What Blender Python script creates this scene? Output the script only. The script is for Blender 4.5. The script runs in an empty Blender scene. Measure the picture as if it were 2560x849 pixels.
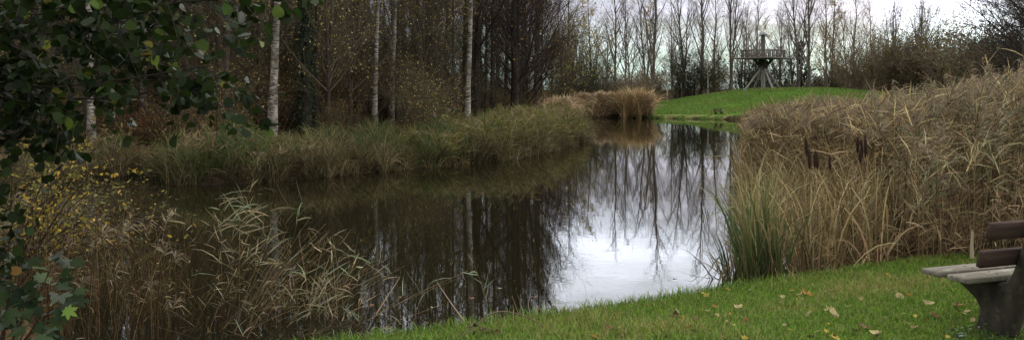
import bpy, math, random
import numpy as np
from math import radians, pi, sin, cos

SEED = 7
RNG = np.random.default_rng(SEED)
C = bpy.context.scene.collection
F, CX, HY, CAMZ = 2130.0, 1280.0, 220.0, 2.1     # focal length and horizon of the photograph, eye height over the water


def W(px, py, Y):
    """world point seen at a photograph position at distance Y"""
    return np.array([(px - CX) / F * Y, Y, CAMZ - (py - HY) / F * Y])


def nrm(a):
    return a / np.maximum(np.linalg.norm(a, axis=-1, keepdims=True), 1e-9)


def sstep(a, b, x):
    t = np.clip((x - a) / (b - a), 0, 1)
    return t * t * (3 - 2 * t)


# ------------------------------------------------------------------ mesh collecting
class G:
    def __init__(s):
        s.v, s.c, s.f, s.n = [], [], [], 0

    def add(s, v, f, c):
        v = np.asarray(v, np.float32).reshape(-1, 3)
        c = np.asarray(c, np.float32)
        if c.ndim == 1:
            c = np.broadcast_to(c, (len(v), 3))
        s.v.append(v); s.c.append(c.reshape(-1, 3))
        s.f.append(np.asarray(f, np.int64) + s.n)
        s.n += len(v)

    def mesh(s, name, mat, smooth=False):
        me = bpy.data.meshes.new(name)
        v = np.concatenate(s.v); c = np.concatenate(s.c)
        loops = np.concatenate([f.ravel() for f in s.f]).astype(np.int32)
        tot = np.concatenate([np.full(len(f), f.shape[1]) for f in s.f]).astype(np.int32)
        st = np.concatenate([[0], np.cumsum(tot)[:-1]]).astype(np.int32)
        me.vertices.add(len(v)); me.vertices.foreach_set('co', v.ravel())
        me.loops.add(len(loops)); me.loops.foreach_set('vertex_index', loops)
        me.polygons.add(len(tot)); me.polygons.foreach_set('loop_start', st); me.polygons.foreach_set('loop_total', tot)
        if smooth:
            me.polygons.foreach_set('use_smooth', np.ones(len(tot), bool))
        me.update(calc_edges=True)
        at = me.attributes.new('col', 'FLOAT_COLOR', 'POINT')
        at.data.foreach_set('color', np.concatenate([c, np.ones((len(c), 1), np.float32)], 1).ravel().astype(np.float32))
        me.materials.append(mat)
        return me

    def obj(s, name, mat, parent=None, smooth=False):
        o = bpy.data.objects.new(name, s.mesh(name, mat, smooth))
        C.objects.link(o)
        if parent is not None:
            o.parent = parent
        return o


def tubes(g, P, R, S, col, rng=RNG, cap=False):
    """P (N,K,3) polylines, R (N,K) radii"""
    P = np.asarray(P, float); R = np.asarray(R, float)
    if P.ndim == 2:
        P = P[None]; R = R[None]
    N, K, _ = P.shape
    t = nrm(np.gradient(P, axis=1))
    d = nrm(P[:, -1] - P[:, 0])
    ref = nrm(np.cross(d, rng.normal(size=(N, 3))))[:, None, :]
    u = nrm(np.cross(t, ref)); w = np.cross(t, u)
    a = np.arange(S) * 2 * pi / S
    v = P[:, :, None] + R[:, :, None, None] * (np.cos(a)[None, None, :, None] * u[:, :, None] + np.sin(a)[None, None, :, None] * w[:, :, None])
    idx = np.arange(N * K * S).reshape(N, K, S)
    r = np.roll(idx, -1, axis=2)
    f = np.stack([idx[:, :-1], r[:, :-1], r[:, 1:], idx[:, 1:]], -1).reshape(-1, 4)
    col = np.asarray(col, float)
    if col.ndim == 2:
        col = np.repeat(col, K * S, axis=0)
    g.add(v, f, col)
    if cap:
        g.add(v[:, -1].reshape(-1, 3), np.arange(N * S).reshape(N, S), col if col.ndim == 1 else col[::K][:N * S])


def ribbons(g, P, Wd, side, col, coltip=None):
    """P (N,K,3), Wd (N,K), side (N,3)"""
    N, K, _ = P.shape
    h = side[:, None, :] * (Wd * .5)[:, :, None]
    v = np.stack([P - h, P + h], 2)
    idx = np.arange(N * K * 2).reshape(N, K, 2)
    f = np.stack([idx[:, :-1, 0], idx[:, :-1, 1], idx[:, 1:, 1], idx[:, 1:, 0]], -1).reshape(-1, 4)
    col = np.asarray(col, float)
    if col.ndim == 1:
        col = np.broadcast_to(col, (N, 3))
    if coltip is None:
        cc = np.repeat(col, K * 2, axis=0)
    else:
        ct = np.broadcast_to(np.asarray(coltip, float), (N, 3))
        k = np.linspace(0, 1, K)[None, :, None, None]
        cc = np.broadcast_to(col[:, None, None, :] * (1 - k) + ct[:, None, None, :] * k, (N, K, 2, 3)).reshape(-1, 3)
    g.add(v, f, cc)


def diamonds(g, P, D, Nn, L, Wd, col):
    s = nrm(np.cross(D, Nn)) * (Wd * .5)[:, None]
    a = D * L[:, None]
    v = np.stack([P, P + a * .45 + s, P + a, P + a * .45 - s], 1)
    g.add(v, np.arange(len(P) * 4).reshape(-1, 4), np.repeat(col, 4, axis=0))


def leafshapes(g, P, D, Nn, size, outline, fold, col):
    """outline (m,2): x along the leaf 0..1, y across; folded along the midrib and drooping to the tip"""
    s = nrm(np.cross(D, Nn)); n2 = np.cross(s, D)
    o = np.asarray(outline, float); m = len(o)
    x = o[:, 0][None, :, None]; y = o[:, 1][None, :, None]
    sz = size[:, None, None]
    fo = np.asarray(fold, float).reshape(-1, 1, 1)
    v = P[:, None] + sz * (D[:, None] * x + s[:, None] * y + n2[:, None] * (np.abs(y) * fo - .3 * x * x))
    g.add(v, np.arange(len(P) * m).reshape(-1, m), np.repeat(col, m, axis=0))


_a = np.linspace(0, 2 * pi, 27)[:-1]
ALDER = [(0, 0)] + [(.5 - .5 * cos(t) * (1 if k % 2 else .975) - .02 * (cos(t) < -.9), (.42 if k % 2 else .395) * sin(t) * (1.06 + .14 * cos(t + pi))) for k, t in enumerate(_a) if k > 0]
OVAL = [(0, 0), (.2, .17), (.48, .26), (.76, .18), (1, 0), (.76, -.18), (.48, -.26), (.2, -.17)]
_lob = [(0, .64), (9, .5), (15, .46), (24, .3), (36, .42), (43, .5), (51, .61), (58, .47), (66, .42), (79, .27), (90, .36), (103, .47), (112, .34), (126, .26), (140, .3), (151, .36), (163, .27)]
_mp = [(.36 + q * cos(radians(t)), q * sin(radians(t))) for t, q in _lob]
MAPLE = [(0.08, 0)] + _mp[::-1] + [(x, -y * .96) for x, y in _mp[1:]]


def pal(rng, n, cols, w=None, jit=.25):
    cols = np.asarray(cols, float)
    i = rng.choice(len(cols), n, p=None if w is None else np.asarray(w) / np.sum(w))
    return cols[i] * (1 + jit * rng.uniform(-1, 1, (n, 1))) * (1 + .08 * rng.uniform(-1, 1, (n, 3)))


# ------------------------------------------------------------------ materials
def newmat(name):
    m = bpy.data.materials.new(name); m.use_nodes = True
    nt = m.node_tree
    return m, nt, nt.nodes['Principled BSDF'], nt.nodes['Material Output']


def plant_mat(name, rough=.6, transl=0.0, vary=.25, noise=None, spec=.3):
    m, nt, p, out = newmat(name)
    N, L = nt.nodes, nt.links
    a = N.new('ShaderNodeAttribute'); a.attribute_name = 'col'
    oi = N.new('ShaderNodeObjectInfo')
    mr = N.new('ShaderNodeMapRange'); mr.inputs['To Min'].default_value = 1 - vary; mr.inputs['To Max'].default_value = 1 + vary
    L.new(oi.outputs['Random'], mr.inputs['Value'])
    mul = N.new('ShaderNodeVectorMath'); mul.operation = 'SCALE'
    L.new(a.outputs['Color'], mul.inputs[0]); L.new(mr.outputs[0], mul.inputs['Scale'])
    src = mul.outputs[0]
    if noise:
        tc = N.new('ShaderNodeTexCoord'); nz = N.new('ShaderNodeTexNoise')
        nz.inputs['Scale'].default_value = noise[0]; nz.inputs['Detail'].default_value = 6
        L.new(tc.outputs['Object'], nz.inputs['Vector'])
        m2 = N.new('ShaderNodeMapRange'); m2.inputs['From Min'].default_value = .3; m2.inputs['From Max'].default_value = .7
        m2.inputs['To Min'].default_value = 1 - noise[1]; m2.inputs['To Max'].default_value = 1 + noise[1]
        L.new(nz.outputs['Fac'], m2.inputs['Value'])
        k = N.new('ShaderNodeVectorMath'); k.operation = 'SCALE'
        L.new(src, k.inputs[0]); L.new(m2.outputs[0], k.inputs['Scale']); src = k.outputs[0]
        bp = N.new('ShaderNodeBump'); bp.inputs['Strength'].default_value = .5; bp.inputs['Distance'].default_value = .02
        L.new(nz.outputs['Fac'], bp.inputs['Height']); L.new(bp.outputs[0], p.inputs['Normal'])
    L.new(src, p.inputs['Base Color'])
    p.inputs['Roughness'].default_value = rough; p.inputs['Specular IOR Level'].default_value = spec
    if transl:
        t = N.new('ShaderNodeBsdfTranslucent'); L.new(src, t.inputs['Color'])
        mx = N.new('ShaderNodeMixShader'); mx.inputs[0].default_value = transl
        L.new(p.outputs[0], mx.inputs[1]); L.new(t.outputs[0], mx.inputs[2]); L.new(mx.outputs[0], out.inputs['Surface'])
    return m


M_LEAF = plant_mat('leaf', .5, .3, .12, spec=.13)
M_DRY = plant_mat('dry_leaf', .75, .3, .15, spec=.08)
M_BLADE = plant_mat('grass_blade', .7, .3, 0, spec=.06)
M_TWIG = plant_mat('twig', .85, 0, .2, spec=.1)
M_BARK = plant_mat('bark', .9, 0, .25, noise=(9, .45), spec=.1)


def birch_mat():
    m, nt, p, out = newmat('birch_bark'); N, L = nt.nodes, nt.links
    tc = N.new('ShaderNodeTexCoord')
    mp = N.new('ShaderNodeMapping'); mp.inputs['Scale'].default_value = (5, 5, 26)
    L.new(tc.outputs['Object'], mp.inputs[0])
    n1 = N.new('ShaderNodeTexNoise'); n1.inputs['Scale'].default_value = 1; n1.inputs['Detail'].default_value = 4
    L.new(mp.outputs[0], n1.inputs['Vector'])
    r1 = N.new('ShaderNodeValToRGB'); r1.color_ramp.elements[0].position = .38; r1.color_ramp.elements[1].position = .52
    r1.color_ramp.elements[0].color = (.03, .025, .02, 1); r1.color_ramp.elements[1].color = (.33, .295, .235, 1)
    L.new(n1.outputs['Fac'], r1.inputs[0])
    mp2 = N.new('ShaderNodeMapping'); mp2.inputs['Scale'].default_value = (3.5, 3.5, 3)
    L.new(tc.outputs['Object'], mp2.inputs[0])
    n2 = N.new('ShaderNodeTexNoise'); n2.inputs['Scale'].default_value = 1; n2.inputs['Detail'].default_value = 5
    L.new(mp2.outputs[0], n2.inputs['Vector'])
    r2 = N.new('ShaderNodeValToRGB'); r2.color_ramp.elements[0].position = .38; r2.color_ramp.elements[1].position = .58
    r2.color_ramp.elements[0].color = (.2, .165, .12, 1); r2.color_ramp.elements[1].color = (1, 1, 1, 1)
    L.new(n2.outputs['Fac'], r2.inputs[0])
    mx = N.new('ShaderNodeMix'); mx.data_type = 'RGBA'; mx.blend_type = 'MULTIPLY'; mx.inputs['Factor'].default_value = .85
    L.new(r1.outputs[0], mx.inputs['A']); L.new(r2.outputs[0], mx.inputs['B'])
    L.new(mx.outputs['Result'], p.inputs['Base Color']); p.inputs['Roughness'].default_value = .75
    return m


M_BIRCH = birch_mat()


def wood_mat(name, base, lich, amount, scale=(3, 40, 40), rough=.85):
    m, nt, p, out = newmat(name); N, L = nt.nodes, nt.links
    tc = N.new('ShaderNodeTexCoord')
    mp = N.new('ShaderNodeMapping'); mp.inputs['Scale'].default_value = scale
    L.new(tc.outputs['Object'], mp.inputs[0])
    n1 = N.new('ShaderNodeTexNoise'); n1.inputs['Scale'].default_value = 1; n1.inputs['Detail'].default_value = 6
    L.new(mp.outputs[0], n1.inputs['Vector'])
    r1 = N.new('ShaderNodeValToRGB'); r1.color_ramp.elements[0].position = .3; r1.color_ramp.elements[1].position = .7
    r1.color_ramp.elements[0].color = tuple(b * .55 for b in base) + (1,); r1.color_ramp.elements[1].color = tuple(b * 1.25 for b in base) + (1,)
    L.new(n1.outputs['Fac'], r1.inputs[0])
    n2 = N.new('ShaderNodeTexNoise'); n2.inputs['Scale'].default_value = 14; n2.inputs['Detail'].default_value = 8; n2.inputs['Roughness'].default_value = .7
    L.new(tc.outputs['Object'], n2.inputs['Vector'])
    r2 = N.new('ShaderNodeValToRGB'); r2.color_ramp.elements[0].position = .62 - amount; r2.color_ramp.elements[1].position = .72 - amount
    L.new(n2.outputs['Fac'], r2.inputs[0])
    mx = N.new('ShaderNodeMix'); mx.data_type = 'RGBA'
    L.new(r2.outputs[0], mx.inputs['Factor']); L.new(r1.outputs[0], mx.inputs['A']); mx.inputs['B'].default_value = tuple(lich) + (1,)
    L.new(mx.outputs['Result'], p.inputs['Base Color']); p.inputs['Roughness'].default_value = rough; p.inputs['Specular IOR Level'].default_value = .2
    bp = N.new('ShaderNodeBump'); bp.inputs['Strength'].default_value = .6; bp.inputs['Distance'].default_value = .006
    L.new(n1.outputs['Fac'], bp.inputs['Height']); L.new(bp.outputs[0], p.inputs['Normal'])
    return m


M_SLAT = wood_mat('weathered_slat_wood', (.15, .132, .1), (.24, .23, .175), .08)
M_BACK = wood_mat('reddish_back_wood', (.05, .029, .022), (.13, .11, .085), -.02)  # back slats darker and redder than the seat slats
M_SUPPORT = wood_mat('mossy_dark_wood', (.034, .028, .018), (.055, .052, .03), .08, (18, 18, 6))
M_TOWER = wood_mat('grey_tower_wood', (.12, .103, .086), (.18, .17, .15), .05, (8, 8, 2))
M_BRACE = wood_mat('pale_brace_wood', (.26, .235, .2), (.34, .32, .28), .05, (8, 8, 2))
M_TOWERD = wood_mat('dark_tower_wood', (.07, .06, .05), (.1, .1, .08), .05, (8, 8, 2))
M_ZINC = wood_mat('grey_metal_roof', (.2, .205, .21), (.26, .265, .265), .05, (6, 6, 3), .5)


# ------------------------------------------------------------------ tagging
def tag(o, label=None, cat=None, group=None, kind=None):
    if label: o['label'] = label
    if cat: o['category'] = cat
    if group: o['group'] = group
    if kind: o['kind'] = kind
    return o


def thing(name, label, cat, loc=(0, 0, 0), rz=0, group=None, scale=1):
    o = bpy.data.objects.new(name, None); C.objects.link(o)
    o.empty_display_size = .2
    o.location = tuple(float(x) for x in loc); o.rotation_euler = (0, 0, rz)
    o.scale = (scale,) * 3 if not hasattr(scale, '__len__') else scale
    return tag(o, label, cat, group)


def kids(o):
    return [c for c in bpy.data.objects if c.parent == o]


CHILD = {}


def dup(root, loc, rz, label, group=None, scale=1, name=None, tilt=(0, 0)):
    r = root.copy(); C.objects.link(r)
    if name: r.name = name
    r.location = tuple(float(x) for x in loc); r.rotation_euler = (tilt[0], tilt[1], rz)
    r.scale = (scale,) * 3 if not hasattr(scale, '__len__') else scale
    r['label'] = label
    if group: r['group'] = group
    elif 'group' in r: del r['group']
    if root.name not in CHILD:
        CHILD[root.name] = [(c, kids(c)) for c in kids(root)]
    for c, gs in CHILD[root.name]:
        d = c.copy(); C.objects.link(d); d.parent = r
        for q in gs:
            e = q.copy(); C.objects.link(e); e.parent = d
    return r


# ------------------------------------------------------------------ terrain
POND = np.array([(-3.0, 6.05), (-1.55, 6.5), (-.9, 6.85), (-.25, 7.1), (.42, 7.4), (1.17, 7.85), (2.05, 8.35), (2.75, 8.65), (3.4, 9.0), (4.6, 10.2), (5.6, 13),
                 (6.6, 18), (8.0, 25), (10.4, 34), (12.6, 44), (14.6, 53), (15.2, 56.0), (13, 57.6), (10, 58.8), (9.4, 60), (7, 61.0), (5.6, 60.2), (5.1, 57),
                 (3.7, 42), (2.75, 33.2), (1.35, 28.5), (0.05, 25.2), (-1.8, 23), (-3.5, 21.2), (-5.6, 18.8), (-7.2, 18.4), (-8.8, 20.6), (-10.8, 19.2), (-9.4, 15.2),
                 (-7.3, 12.2), (-5.3, 9.3), (-4.1, 7.4)])


def sdist(x, y, poly=POND):
    """signed distance to the pond's edge, positive on land"""
    p = np.stack([x, y], -1)
    d = np.full(x.shape, 1e9); ins = np.zeros(x.shape, bool)
    n = len(poly)
    for i in range(n):
        a, b = poly[i], poly[(i + 1) % n]
        e = b - a; w = p - a
        t = np.clip((w @ e) / (e @ e), 0, 1)
        d = np.minimum(d, np.linalg.norm(w - t[..., None] * e, axis=-1))
        c = ((a[1] <= p[..., 1]) != (b[1] <= p[..., 1]))
        with np.errstate(divide='ignore', invalid='ignore'):
            xi = a[0] + (p[..., 1] - a[1]) / (b[1] - a[1]) * e[0]
        ins ^= c & (p[..., 0] < xi)
    return np.where(ins, -d, d)


def inside(x, y, poly):
    return sdist(np.asarray(x, float), np.asarray(y, float), np.asarray(poly, float)) < 0


def mound(x, y):
    return 1.72 * np.exp(-(np.abs(x - 25.5) / 10.2) ** 2.8) * np.exp(-(np.abs(y - 77) / 13.5) ** 3)


def wav(x, y, s, k=0):
    return (np.sin(x * s * 1.3 + k) * np.cos(y * s * 1.1 + 2 * k) + np.sin((x + y) * s * .71 + 3 * k) + np.cos((x - 1.7 * y) * s * .57 + k)) / 3


def gz(x, y):
    x = np.asarray(x, float); y = np.asarray(y, float)
    d = sdist(x, y)
    bank = .2 * sstep(0, .22, d) + .15 * sstep(.2, 2.2, d)
    far = .25 * sstep(1.0, 8, d) * (y > 14) * (1 - sstep(3, 10, x))
    h = np.where(d > 0, bank + far + mound(x, y) + .02 * wav(x, y, 1.6) * sstep(.3, 1.5, d) + .006 * wav(x, y, 9, 1) * sstep(.1, .6, d),
                 -.6 * sstep(0, 2.0, -d) - .12 * sstep(0, .15, -d))
    return h


def gz1(x, y):
    return float(gz(np.array([x]), np.array([y]))[0])


def axis(lo, dense0, dense1, step, mid, mstep, far):
    a = list(np.arange(dense0, dense1, step))
    v, s = dense1, step
    while v < far:
        s = min(s * 1.12, mstep) if v < mid else s * 1.25
        a.append(v); v += s
    v, s, b = dense0, step, []
    while v > lo:
        s = min(s * 1.12, mstep) if v > -mid else s * 1.25
        v -= s; b.append(v)
    return np.array(b[::-1] + a)


xs = axis(-700, -5.5, 8.5, .11, 45, .7, 700)
ys = axis(-60, 4.0, 11.5, .11, 110, .55, 900)
GX, GY = np.meshgrid(xs, ys)
GD = sdist(GX, GY); GZ = gz(GX, GY)
nx, ny = len(xs), len(ys)
idx = np.arange(nx * ny).reshape(ny, nx)
quads = np.stack([idx[:-1, :-1], idx[:-1, 1:], idx[1:, 1:], idx[1:, :-1]], -1).reshape(-1, 4)
lawn = np.array([.06, .08, .018]); moundc = np.array([.06, .11, .018]); litter = np.array([.065, .04, .022]); mud = np.array([.022, .017, .011])
gcol = np.broadcast_to(litter, GX.shape + (3,)).copy()
mk = (sstep(10.5, 9.0, GY) * sstep(-3.2, -1.8, GX))[..., None]
gcol = gcol * (1 - mk) + lawn * mk
rm = (sstep(9.0, 10.0, GY) * sstep(2, 4, GX) * sstep(58, 54, GY))[..., None]
gcol = gcol * (1 - rm) + np.array([.024, .018, .011]) * rm
mm = (sstep(56.5, 57.5, GY) * sstep(8.6, 10, GX) * sstep(94, 86, GY) * sstep(42, 36, GX))[..., None]
gcol = gcol * (1 - mm) + moundc * (1 + .22 * wav(GX, GY, 1.1, 2))[..., None] * mm
pth = (sstep(.3, .4, GD) * sstep(.95, .75, GD) * (GY > 56.5) * (GX > 9.4) * (GX < 16))[..., None]
gcol = gcol * (1 - pth) + np.array([.15, .16, .06]) * pth
md = np.maximum(sstep(.12, .0, GD), .92 * sstep(1.6, .6, GD) * (GY > 12))[..., None]
md = md * (1 - mm) + mm * sstep(.2, .05, GD)[..., None]
gcol = gcol * (1 - md) + mud * md
g = G(); g.add(np.stack([GX, GY, GZ], -1), quads, gcol.reshape(-1, 3))
M_GROUND = plant_mat('ground_earth', 1, 0, 0, noise=(5, .5), spec=.0)
ground = g.obj('ground', M_GROUND, smooth=True)
tag(ground, 'lawn, muddy banks, brown woodland floor and green mound round the pond', 'ground', kind='structure')

# ------------------------------------------------------------------ water
m, nt, p, out = newmat('pond_water'); N, L = nt.nodes, nt.links
p.inputs['Base Color'].default_value = (.008, .007, .003, 1)
p.inputs['Roughness'].default_value = .015; p.inputs['IOR'].default_value = 1.45
tc = N.new('ShaderNodeTexCoord')
n1 = N.new('ShaderNodeTexNoise'); n1.inputs['Scale'].default_value = 4.5; n1.inputs['Detail'].default_value = 2; n1.inputs['Roughness'].default_value = .55
n2 = N.new('ShaderNodeTexNoise'); n2.inputs['Scale'].default_value = 1.1; n2.inputs['Detail'].default_value = 2
n3 = N.new('ShaderNodeTexNoise'); n3.inputs['Scale'].default_value = .28; n3.inputs['Detail'].default_value = 3
for n_ in (n1, n2, n3):
    L.new(tc.outputs['Object'], n_.inputs['Vector'])
mr = N.new('ShaderNodeMapRange'); mr.inputs['From Min'].default_value = .38; mr.inputs['From Max'].default_value = .62
mr.inputs['To Min'].default_value = .25; mr.inputs['To Max'].default_value = 1
L.new(n3.outputs['Fac'], mr.inputs['Value'])
mu = N.new('ShaderNodeMath'); mu.operation = 'MULTIPLY'; L.new(n1.outputs['Fac'], mu.inputs[0]); L.new(mr.outputs[0], mu.inputs[1])
ad = N.new('ShaderNodeMath'); ad.operation = 'MULTIPLY_ADD'; L.new(n2.outputs['Fac'], ad.inputs[0]); ad.inputs[1].default_value = 1.2; L.new(mu.outputs[0], ad.inputs[2])
bp = N.new('ShaderNodeBump'); bp.inputs['Strength'].default_value = 1; bp.inputs['Distance'].default_value = .0009
L.new(ad.outputs[0], bp.inputs['Height']); L.new(bp.outputs[0], p.inputs['Normal'])
g = G(); g.add([(-14, 5, 0), (18, 5, 0), (18, 63, 0), (-14, 63, 0)], [[0, 1, 2, 3]], (.01, .01, .01))
water = g.obj('pond_water', m)
tag(water, 'still dark pond water mirroring trees and sky', 'water', kind='structure')

# ------------------------------------------------------------------ tree growing
def grow(rng, P, R, m, t0, t1, ang, length, K, up, wob, rfac, taper=.3, jl=.35, lenpow=None, angj=.25):
    N, K0, _ = P.shape
    n = N * m
    pi_ = np.repeat(np.arange(N), m)
    t = t0 + (t1 - t0) * ((np.tile(np.arange(m), N) + rng.uniform(0, 1, n)) / m)
    s = t * (K0 - 1); i = np.minimum(s.astype(int), K0 - 2); f = (s - i)[:, None]
    A, B = P[pi_, i], P[pi_, i + 1]
    start = A * (1 - f) + B * f
    tan = nrm(B - A)
    r0 = (R[pi_, i] * (1 - f[:, 0]) + R[pi_, i + 1] * f[:, 0])
    q = rng.normal(size=(n, 3)); q = nrm(q - (q * tan).sum(1, keepdims=True) * tan)
    a = ang * (1 + angj * rng.uniform(-1, 1, n))
    d = np.cos(a)[:, None] * tan + np.sin(a)[:, None] * q
    Lb = length if np.isscalar(length) else np.asarray(length)[pi_]
    Lb = Lb * (1 + jl * rng.uniform(-1, 1, n))
    if lenpow is not None:
        Lb = Lb * lenpow(t)
    pts = [start]; cur = start
    for k in range(K - 1):
        d = nrm(d + np.array([0, 0, up]) + wob * rng.normal(size=(n, 3)))
        cur = cur + d * (Lb / (K - 1))[:, None]; pts.append(cur)
    P2 = np.stack(pts, 1)
    rb = np.minimum(r0 * .8, rfac * Lb)
    R2 = rb[:, None] * np.linspace(1, taper, K)[None]
    return P2, R2, Lb


def trunk_line(rng, H, r0, K=10, wob=.012, lean=(0, 0), rtop=.12, flare=1.35):
    z = np.linspace(0, 1, K)
    w = np.cumsum(rng.normal(size=(K, 2)) * wob * H, 0) * np.linspace(0, 1, K)[:, None]
    P = np.stack([lean[0] * z * H + w[:, 0] * .4, lean[1] * z * H + w[:, 1] * .4, z * H - .15 * (z == 0)], 1)
    R = r0 * (1 - (1 - rtop) * z ** .9)
    R[0] *= flare
    return P[None], R[None]


def leaves_on(rng, g, P, n, size, cols, w=None, t0=.15, outline=None, flat=0, jit=.3, gaps=None):
    N, K, _ = P.shape
    i = rng.integers(0, N, n)
    t = rng.uniform(t0, 1, n) * (K - 1); k = np.minimum(t.astype(int), K - 2); f = (t - k)[:, None]
    p = P[i, k] * (1 - f) + P[i, k + 1] * f
    if gaps is not None:
        p = p[gaps(p)]; n = len(p)
    d = nrm(rng.normal(size=(n, 3)) + np.array([0, 0, -.4]))
    nn = nrm(rng.normal(size=(n, 3)) + np.array([0, 0, flat]))
    d = nrm(d - (d * nn).sum(1, keepdims=True) * nn)
    L = size * rng.uniform(.65, 1.25, n)
    col = pal(rng, n, cols, w, jit)
    if outline is None:
        diamonds(g, p, d, nn, L, L * .75, col)
    else:
        leafshapes(g, p, d, nn, L, outline, rng.uniform(-.15, .6, n), col)


BROWN = (.042, .033, .023)


def tree_proto(rng, name, label, cat, H, r0, n1, n2, n3, a1, l1, up1, t0=.25, bark=BROWN, twig=(.11, .088, .056), leaf=None, lean=(0, 0), wob=.012,
               l2=.38, l3=.45, trunkmat=None, lenpow=None, twr=.0045, a2=.7, group=None, K1=6, extra_trunks=0, trunk_name='trunk', droop=0.0, rfac=.011):
    o = thing(name, label, cat, group=group)
    P0, R0 = trunk_line(rng, H, r0, lean=lean, wob=wob)
    gt = G(); tubes(gt, P0, R0, 9, bark, rng)
    PP, RR = P0, R0
    for k in range(extra_trunks):
        a = rng.uniform(0, 2 * pi)
        Pk, Rk = trunk_line(rng, H * rng.uniform(.75, .95), r0 * .75, lean=(lean[0] + .09 * cos(a), lean[1] + .09 * sin(a)), wob=wob)
        tubes(gt, Pk, Rk, 8, bark, rng)
        PP = np.concatenate([PP, Pk]); RR = np.concatenate([RR, Rk])
    gt.obj(trunk_name, trunkmat or M_BARK, o, True)
    gc = G()
    lp = lenpow or (lambda t: 1.25 - t)
    P1, R1, L1 = grow(rng, PP, RR, n1, t0, .98, a1, l1, K1, up1, .1, rfac, lenpow=lp)
    tubes(gc, P1, R1, 5, twig, rng)
    P2, R2, L2 = grow(rng, P1, R1, n2, .2, 1, a2, L1 * l2, 4, up1 * .6 - droop, .14, .009)
    R2 = np.maximum(R2, twr); tubes(gc, P2, R2, 3, twig, rng)
    P3, R3, L3 = grow(rng, P2, R2, n3, .15, 1, .7, L2 * l3, 3, up1 * .5 - droop, .15, .008)
    R3 = np.maximum(R3, twr * .75) * 1.0; tubes(gc, P3, R3, 3, np.array(twig) * 1.1, rng)
    gc.obj('crown', M_TWIG, o)
    if leaf:
        gl = G()
        leaves_on(rng, gl, P3, leaf[0], leaf[1], leaf[2], leaf[3] if len(leaf) > 3 else None)
        gl.obj('leaves', M_DRY, o)
    return o


YEL = [(.55, .42, .08), (.42, .34, .08), (.7, .62, .32), (.3, .2, .05)]
OLIV = [(.2, .19, .045), (.26, .23, .06), (.32, .25, .06), (.11, .13, .035)]
RUST = [(.28, .12, .03), (.2, .09, .03), (.35, .19, .05)]

rng = np.random.default_rng(11)
# --- wood behind the left bank
GW = 'bare trees crowded in the wood behind the left bank'
LW = 'slim bare brown tree crowded among others in the dark wood'
wood = [
    tree_proto(rng, 'woodland_tree', LW, 'tree', 15.5, .11, 42, 7, 5, .8, 2.5, .13, t0=.2, leaf=(650, .08, YEL)),
    tree_proto(rng, 'woodland_tree', LW, 'tree', 14, .09, 38, 7, 5, .65, 2.3, .18, t0=.15, leaf=(800, .08, OLIV + YEL), twig=(.105, .086, .05)),
    tree_proto(rng, 'woodland_tree', LW, 'tree', 17, .12, 42, 7, 5, .7, 2.7, .15, t0=.25, leaf=(400, .08, RUST + YEL), twig=(.115, .086, .058)),
    tree_proto(rng, 'woodland_tree', LW, 'tree', 13, .08, 36, 7, 5, .9, 2.2, .1, t0=.1, leaf=(1100, .08, OLIV + YEL + YEL), extra_trunks=1),
]
for o in wood:
    o['group'] = GW


def left_bank(s):
    pts = POND[23:33]
    return pts


# positions
pos = []
first = [None] * 4


def near_any(x, y, lst, r):
    return any((x - a) ** 2 + (y - b) ** 2 < r * r for a, b in lst)


specials = [(229, 23.4), (357, 27.8), (680, 27), (936, 31.5), (981, 35.5), (1172, 33.5), (1190, 40), (765, 29), (1325, 40)]
spos = [((px - CX) / F * Y, Y) for px, Y in specials]
k = 0
tries = 0
cand = []
while len(cand) < 215 and tries < 30000:
    tries += 1
    Y = rng.uniform(25, 78) if rng.random() < .75 else rng.uniform(25, 48)
    px = rng.uniform(-60, 1400)
    x = (px - CX) / F * Y
    if px > 1240 and Y < 36: continue
    if px > 1330 and (Y > 60 or Y < 44): continue
    if px > 640 and Y > 60: continue
    d = sdist(np.array([x]), np.array([Y]))[0]
    if d < 4.5: continue
    if near_any(x, Y, cand, 1.05) or near_any(x, Y, spos, 1.0): continue
    # keep the view line of the birches free
    if any(abs(px - sp) < 38 and Y < sy + .5 for sp, sy in specials): continue
    cand.append((x, Y))
# trunks the photo picks out
for px, Y in ((717, 33), (1035, 43), (1080, 38), (1112, 39), (570, 31), (480, 36), (620, 40)):
    cand.append(((px - CX) / F * Y, Y))
for px, Y in ((1215, 46), (1240, 52), (1262, 46), (1280, 58), (1300, 50), (1318, 55), (1338, 49), (1352, 56), (1345, 62), (1290, 64), (1250, 60)):
    cand.append(((px - CX) / F * Y, Y))
for i, (x, Y) in enumerate(cand):
    t = wood[i % 4]
    s = rng.uniform(.82, 1.15); z = gz1(x, Y)
    if first[i % 4] is None:
        first[i % 4] = t; t.location = (x, Y, z); t.scale = (s,) * 3; t.rotation_euler = (0, 0, rng.uniform(0, 6.28))
    else:
        dup(t, (x, Y, z), rng.uniform(0, 6.28), LW, GW, s, tilt=(rng.normal() * .02, rng.normal() * .02))

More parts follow.
